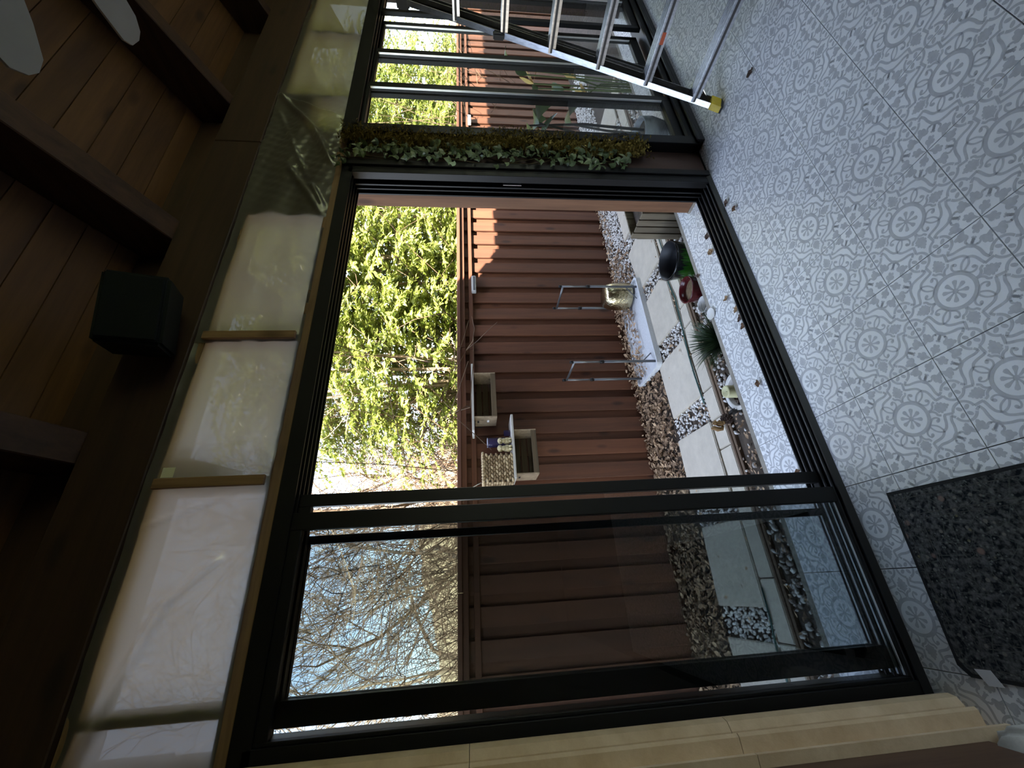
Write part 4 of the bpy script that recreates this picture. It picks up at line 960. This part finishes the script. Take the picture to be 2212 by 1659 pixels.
CONE = mat('pine_cone', (.06, .032, .022), .8, noise=(30, 3))
m = MB(); cc = Vector((.918, 2.405, ZG+.135)); m.ball(cc, (.03, .03, .036), 12, 8); 
for k in range(60):
    z = 1-2*(k+.5)/60; a = k*2.4; rr = math.sqrt(1-z*z); p = cc+Vector((.031*rr*math.cos(a), .031*rr*math.sin(a), .037*z)); m.ball(p, (.008, .008, .004), 6, 4)
m.build('pine_cone', CONE, t)
FUR = mat('squirrel_fur', (.34, .20, .08), .85, noise=(40, 4), col2=(.16, .09, .035))
sq = Vector((.885, 2.405, ZG+.165)); m = MB()
m.ball(sq+Vector((0, 0, .028)), (.02, .018, .03), 12, 8); m.ball(sq+Vector((.002, -.012, .008)), (.012, .014, .008), 8, 6)
m.tube([sq+Vector((.012, -.008, .04)), sq+Vector((.02, -.012, .03))], .005, 6); m.ball(sq+Vector((.004, -.004, .064)), (.016, .015, .015), 10, 8); m.ball(sq+Vector((.015, -.008, .060)), (.009, .008, .007), 8, 6)
m.build('body', FUR, t, smooth=True)
m = MB(); m.tube([sq+Vector((-.015, .004, .006)), sq+Vector((-.034, .006, .02)), sq+Vector((-.036, .006, .05)), sq+Vector((-.026, .005, .075)), sq+Vector((-.032, .006, .095))], [.006, .013, .016, .014, .004], 10); m.build('tail', FUR, t, smooth=True)
for e in (-1, 1): m = MB(); m.ball(sq+Vector((0, e*.008-.003, .08)), (.003, .004, .007), 6, 5); m.build('ear', FUR, t)
# slatted planter box
t = thing('planter_box', 'weathered slatted wooden planter box past the porch post', 'planter', (2.8, 2.31, ZG))
PLW = wood('planter_slat', (.10, .08, .052), (.22, .18, .12), 'z', .85, .15)
for k in range(4):
    y = 2.172+k*.068; m = MB(); m.box(2.60, 2.615, y, y+.057, ZG, .242+.006*(k % 2)); m.build('slat', PLW, t, bevel=.002)
    m = MB(); m.box(2.985, 3.0, y, y+.062, ZG, .242); m.build('slat', PLW, t, bevel=.002)
for k in range(5):
    x = 2.617+k*.074; m = MB(); m.box(x, x+.068, 2.172, 2.186, ZG, .24); m.build('slat', PLW, t, bevel=.002)
    m = MB(); m.box(x, x+.068, 2.425, 2.44, ZG, .24); m.build('slat', PLW, t, bevel=.002)
m = MB(); m.box(2.616, 2.984, 2.187, 2.424, ZG+.02, .17); m.build('planter_soil', SOIL, t)
# garden hose
hp = [(2.95, 2.66, -.155), (2.6, 2.655, -.158), (2.37, 2.72, -.158), (2.17, 2.69, -.158), (1.9, 2.715, -.158), (1.6, 2.742, -.158), (1.44, 2.747, -.16), (1.25, 2.737, -.16), (1.18, 2.74, -.165)]
m = MB(); m.tube(hp, .0065, 8); tag(m.build('garden_hose', mat('green_hose', (.03, .085, .075), .5), smooth=True), 'thin dark green hose along the paver joint', 'hose')
m = MB(); m.tube([(-.1, 2.715, -.16), (-.27, 2.725, -.16), (-.43, 2.75, -.16), (-.8, 2.74, -.16)], .006, 8); tag(m.build('garden_hose', mat('green_hose', (.03, .085, .075), .5), smooth=True), 'short green hose seen through the fixed glass pane', 'hose')
# cable by the basket
m = MB(); m.tube([(.80, 3.84, 1.77), (.83, 3.82, 1.69), (.88, 3.835, 1.60), (.90, 3.85, 1.56)], .004, 6); tag(m.build('cable', mat('white_cable', (.6, .58, .55), .6), smooth=True), 'thin pale cable hanging from the fence cap near the basket', 'cable')

# ---- plants seen through the narrow door
def blade_leaf(m, p0, d, L, W, droop, n=8, mi=0):
    d = Vector(d).normalized(); q = d.cross(Vector((0, 0, 1))).normalized(); b = len(m.v); pts = []
    for i in range(n+1):
        s = i/n; p = Vector(p0)+d*L*s+Vector((0, 0, -droop*L*s*s)); w_ = W*math.sin(math.pi*min(1, s*.92+.06))
        m.v += [tuple(p-q*w_+Vector((0, 0, .18*w_))), tuple(p), tuple(p+q*w_+Vector((0, 0, .18*w_)))]
    for i in range(n):
        for s in range(2): a = b+i*3+s; m.f.append((a, a+1, a+4, a+3)); m.m.append(mi)
GPOT = mat('grey_cement', (.36, .38, .40), .8, noise=(20, 4), col2=(.30, .32, .34))
BIG = leafmat('big_leaf', (.03, .06, .02), (.09, .14, .05), .35, .25)
t = pot('grey_planter', (3.28, 2.0, .0006), [(0, 0), (.12, 0), (.15, .02), (.175, .12), (.172, .205), (.165, .21), (.155, .2), (.15, .1), (.1, .04), (0, .04)], GPOT, 'round grey cement planter with dark canes behind the narrow door', 'pot', (.15, .16), SOIL)
CANE = mat('dark_cane', (.03, .027, .024), .6)
tops = []
for k in range(5):
    a = 1.3*k; x, y = 3.28+.08*math.cos(a), 2.0+.07*math.sin(a); h = .75+.1*k
    m = MB(); m.tube([(x, y, .15), (x+.03*math.cos(a), y+.02*math.sin(a), h*.6), (x+.1*math.cos(a*1.7), y+.05*math.sin(a), h)], [.012, .01, .007], 8); m.build('cane', CANE, t, smooth=True); tops.append((x+.1*math.cos(a*1.7), y+.05*math.sin(a), h))
for k in range(9):
    p = tops[k % 5]; a = 2.4*k; m = MB(); blade_leaf(m, p, (math.cos(a), .35*math.sin(a), .35), .38, .085, .75); m.build('broad_leaf', BIG, t, smooth=True)
t = thing('bird_of_paradise', 'bird of paradise plant with pointed yellow flowers beyond the narrow door', 'plant', (4.72, 2.32, ZG))
YEL = mat('yellow_petal', (.62, .42, .10), .5)
for k, (x, y, z) in enumerate(((4.70, 2.32, .92), (4.80, 2.30, .46), (4.58, 2.34, .36))):
    m = MB(); m.tube([(4.72+.05*k, 2.34, ZG), (4.72+.03*k, 2.33, z*.5), (x, y, z)], .008, 6); st = m.build('flower_stalk', mat('plant_stalk', (.10, .14, .04), .6), t)
    m = MB()
    for q in range(6): blade_leaf(m, (x, y, z), (math.cos(-.9+.35*q), .25*math.sin(q*2), .9-.2*q), .20, .018, .1)
    m.build('petal', YEL, st)
for k in range(7):
    a = .9*k; m = MB(); z = .45+.11*k; bx, by = 4.72+.08*math.cos(a), 2.34+.06*math.sin(a)
    m.tube([(bx, by, ZG), (bx+.1*math.cos(a), by+.05*math.sin(a), z)], .007, 6); stl = m.build('leaf_stalk', mat('plant_stalk', (.10, .14, .04), .6), t)
    m = MB(); blade_leaf(m, (bx+.1*math.cos(a), by+.05*math.sin(a), z), (math.cos(a), .4*math.sin(a), .8), .36, .06, .5); m.build('broad_leaf', BIG, stl, smooth=True)
# ---- evergreen shrubs behind the fence
SHR = leafmat('shrub_leaf', (.10, .14, .02), (.34, .37, .085), .3, .42)
BARK = mat('pale_bark', (.30, .22, .14), .85, noise=(14, 4), col2=(.14, .10, .06))
BARKD = mat('grey_bark', (.13, .10, .075), .9, noise=(10, 4), col2=(.06, .048, .036))
def shrub(c, rad, zlo, zhi, nst, nl, seed, label, leaf=(.07, .105)):
    r = np.random.default_rng(seed); t = thing('evergreen_shrub', label, 'shrub', c, 'evergreen shrubs behind the fence')
    m = MB(); tips = []
    for k in range(7):
        a = r.uniform(0, 6.28); q = rad*.6
        m.tube([(c[0]+.1*math.cos(a), c[1]+.1*math.sin(a), c[2]), (c[0]+q*.5*math.cos(a), c[1]+q*.4*math.sin(a), zhi*.45), (c[0]+q*math.cos(a), c[1]+q*.7*math.sin(a), zhi*.9)], [.04, .025, .008], 6)
    V, Fc = [], []
    for k in range(nst):
        z0 = r.uniform(zlo, zhi); k_ = min(1, .35+.9*math.sqrt(max(0, 1-((z0-(zlo+zhi)*.45)/(zhi-zlo)*1.5)**2)))
        a = r.uniform(0, 2*np.pi); rr = rad*k_*r.uniform(.1, .75)
        p = np.array([c[0]+rr*np.cos(a), c[1]+.75*rr*np.sin(a), z0]); a2 = a+r.normal(0, .7)
        d = np.array([np.cos(a2), np.sin(a2)*.8, r.uniform(-.1, 1.0)]); d /= np.linalg.norm(d); L = r.uniform(.55, 1.1)
        s = np.linspace(.05, 1, nl); pts = p+np.outer(s*L, d); pts[:, 2] -= .42*L*s**2; pts[:, 1] = np.maximum(pts[:, 1], 4.13)
        if k % 3 == 0: m.tube([tuple(pts[i]) for i in (0, nl//3, 2*nl//3, nl-1)], [.006, .005, .004, .002], 4, cap=False)
        tan = np.gradient(pts, axis=0); tan /= np.linalg.norm(tan, axis=1, keepdims=True)
        side = np.cross(tan, np.array([0, 0, 1.])); side /= np.linalg.norm(side, axis=1, keepdims=True)+1e-9
        sg = np.where(np.arange(nl) % 2 == 0, 1., -1.)[:, None]
        ld = side*sg*.8+tan*.7+r.normal(0, .33, (nl, 3))+np.array([0, 0, -.12]); ld /= np.linalg.norm(ld, axis=1, keepdims=True)
        nrm = np.array([-.2, -.55, .75])+r.normal(0, .45, (nl, 3)); wv = np.cross(ld, nrm); wv /= np.linalg.norm(wv, axis=1, keepdims=True); nn = np.cross(wv, ld)
        ll = r.uniform(*leaf, (nl, 1)); ww = ll*.23
        A = pts; T = pts+ld*ll; Mi = pts+ld*ll*.48-nn*ll*.05; B = Mi+wv*ww+nn*ll*.09; C = Mi-wv*ww+nn*ll*.09
        b = sum(len(x) for x in V); V.append(np.stack([A, B, T, C, Mi], 1).reshape(-1, 3))
        i5 = b+np.arange(nl)[:, None]*5
        Fc.append(np.concatenate([i5+np.array([[0, 1, 4]]), i5+np.array([[1, 2, 4]]), i5+np.array([[2, 3, 4]]), i5+np.array([[3, 0, 4]])]))
    m.build('branches', BARK, t)
    me = rawmesh('foliage', np.concatenate(V)-np.array(c), np.concatenate(Fc), SHR); o = bpy.data.objects.new('foliage', me); COL.objects.link(o); o.parent = t; o['kind'] = 'stuff'
zb = ZG
shrub((2.8, 5.15, zb), 1.25, .9, 4.8, 700, 40, 21, 'green evergreen shrub whose foliage thins out toward the bare trees')
shrub((4.5, 5.2, zb), 1.25, .8, 5.0, 760, 40, 22, 'dense yellow green shrub filling the middle of the open doorway', (.08, .12))
shrub((6.2, 5.4, zb), 1.3, .8, 5.2, 760, 40, 23, 'leafy shrub behind the sunlit fence top at the door pier')
shrub((8.1, 5.6, zb), 1.35, .8, 5.2, 950, 40, 24, 'leafy shrub seen through the narrow panels of the closed door')
shrub((10.2, 5.9, zb), 1.5, .8, 5.4, 900, 40, 25, 'leafy shrub farthest along the fence, behind the ladder')
shrub((12.4, 6.2, zb), 1.6, .8, 5.8, 600, 40, 28, 'leafy shrub at the very end of the fence, beyond the dark mossy garland')
shrub((8.9, 7.4, zb), 1.7, 1.0, 6.4, 420, 40, 29, 'tall evergreen shrub behind the shrubs at the narrow door')
shrub((3.6, 6.8, zb), 1.3, 1.0, 5.6, 420, 40, 26, 'tall evergreen shrub standing behind the doorway shrubs')
shrub((6.0, 7.2, zb), 1.6, 1.0, 6.0, 420, 40, 27, 'tall evergreen shrub behind the sunlit fence top')
# ---- bare deciduous trees
def tree(c, h, seed, label, spread=.62, trunk=.11, mt=BARK, depth=5, lean=(0, 0)):
    r = random.Random(seed); t = thing('bare_tree', label, 'tree', c, 'bare winter trees beyond the fence'); m = MB(); tw_ = MB(); mr_ = c[1]*.00062
    def grow(p, d, L, rad, dep):
        n = 4 if dep > 1 else 3; pts = [Vector(p)]; dd = Vector(d)
        for i in range(n):
            dd = (dd+Vector((r.gauss(0, .16), r.gauss(0, .16), r.gauss(.02, .12)))).normalized(); pts.append(pts[-1]+dd*L/n)
        rad = max(rad, mr_ if dep < 2 else mr_*1.4); tip = max(rad*.55, mr_*.7) if dep > 0 else mr_*.5
        (m if dep >= 3 else tw_).tube(pts, [rad+(tip-rad)*i/n for i in range(n+1)], 6 if dep >= 3 else 3, cap=False)
        if dep == 0: return
        k = 4 if dep >= 3 else (4 if dep == 2 else 4)
        for j in range(k):
            s = (.35+.65*(j+1)/k); idx = min(n, max(1, int(round(s*n)))); base = pts[idx]
            ax = Vector((r.gauss(0, 1), r.gauss(0, 1), r.gauss(0, .6))); ax = (ax-dd*ax.dot(dd)).normalized()
            nd = (dd*(1-spread*.45)+ax*spread+Vector((0, 0, .10))).normalized()
            grow(base, nd, L*r.uniform(.55, .78), tip*r.uniform(.65, .95), dep-1)
    grow(Vector(c), Vector((lean[0], lean[1], 1)).normalized(), h*.36, trunk, depth)
    m.build('trunk', mt, t); tw_.build('twigs', mt, t)
tree((.15, 8.2, zb), 7.5, 31, 'bare tree with a crooked grey trunk right behind the fixed pane', .66, .09, BARKD, 5)
tree((-1.9, 9.0, zb), 8, 32, 'bare pale tree at the fireplace end of the view', .6, .07, BARK, 5)
tree((2.6, 9.0, zb), 8, 33, 'bare tree with tan twigs between the fixed pane and the shrubs', .62, .07, BARK, 5)
tree((-3.6, 13, zb), 11, 34, 'distant bare tree low over the fireplace end of the fence', .6, .10, BARKD, 5)
tree((1.6, 13.0, zb), 11, 35, 'distant bare tree straight behind the sliding stile', .6, .10, BARK, 5)
tree((5.2, 12.5, zb), 11, 36, 'distant bare tree showing between the shrubs', .6, .10, BARKD, 5)
BRT = mat('brown_twig', (.15, .09, .05), .85, noise=(9, 4), col2=(.06, .035, .02))
tree((2.1, 7.7, zb), 8.5, 37, 'bare brown tree whose twigs cross the sky beside the sliding stile', .64, .07, BRT, 5)
tree((3.3, 10.6, zb), 10, 38, 'farther bare brown tree behind the thinning shrub', .62, .08, BRT, 5)
def thicket(c, rad, h, n, seed, label):
    r = random.Random(seed); t = thing('bare_thicket', label, 'shrub', c, 'bare tan thickets behind the fence'); m = MB()
    for k in range(n):
        a = r.uniform(0, 6.28); q = rad*math.sqrt(r.random()); p = Vector((c[0]+q*math.cos(a), c[1]+.6*q*math.sin(a), c[2])); d = Vector((r.gauss(0, .35), r.gauss(0, .25), 1)).normalized(); L = h*r.uniform(.55, 1.05)
        pts = [p]
        for i in range(6): d = (d+Vector((r.gauss(0, .13), r.gauss(0, .13), r.gauss(-.05, .08)))).normalized(); pts.append(pts[-1]+d*L/6)
        m.tube(pts, [.010-.0012*i for i in range(7)], 3, cap=False)
        for j in range(7):
            b = pts[r.randint(1, 5)]; e = Vector((r.gauss(0, 1), r.gauss(0, 1), r.gauss(.3, .7))).normalized(); l = r.uniform(.25, .8); f2 = e+Vector((r.gauss(0, .4), r.gauss(0, .4), r.gauss(0, .4)))
            m.tube([b, b+e*l*.5, b+e*l*.5+f2.normalized()*l*.5], [.0045, .0035, .002], 3, cap=False)
    m.build('stems', mat('brown_twig', (.15, .09, .05), .85, noise=(9, 4), col2=(.06, .035, .02)), t)
thicket((-.9, 6.6, zb), 1.2, 3.6, 200, 41, 'tangled bare tan thicket behind the fixed pane')
thicket((1.2, 6.4, zb), 1.1, 4.2, 320, 42, 'tangled bare tan thicket next to the thinning shrub')
thicket((2.6, 6.0, zb), .9, 4.6, 200, 43, 'bare tan stems growing through the thinning shrub')
thicket((7.4, 4.7, zb), 1.0, 4.0, 40, 44, 'thin bare stems in front of the shrubs at the narrow door')
# ---- low tan hill far off
nx, ny = 60, 16; X, Y = np.meshgrid(np.linspace(-60, 60, nx), np.linspace(22, 70, ny))
hgt = 5.6*np.exp(-((Y-46)/15)**2)*(1+.25*np.sin(X*.11+1)+.12*np.sin(X*.31))+.25*np.sin(X*1.3+Y)*np.exp(-((Y-46)/15)**2)-.3
q = np.arange(nx*ny).reshape(ny, nx); fc = np.stack([q[:-1, :-1].ravel(), q[:-1, 1:].ravel(), q[1:, 1:].ravel(), q[1:, :-1].ravel()], 1)
me = rawmesh('hill', np.stack([X.ravel(), Y.ravel(), hgt.ravel()], 1), fc, mat('dry_hillside', (.30, .225, .13), .95, noise=(.9, 8), col2=(.19, .145, .08)), True)
o = bpy.data.objects.new('hill', me); COL.objects.link(o); struct(o, 'low dry tan hillside in the distance')
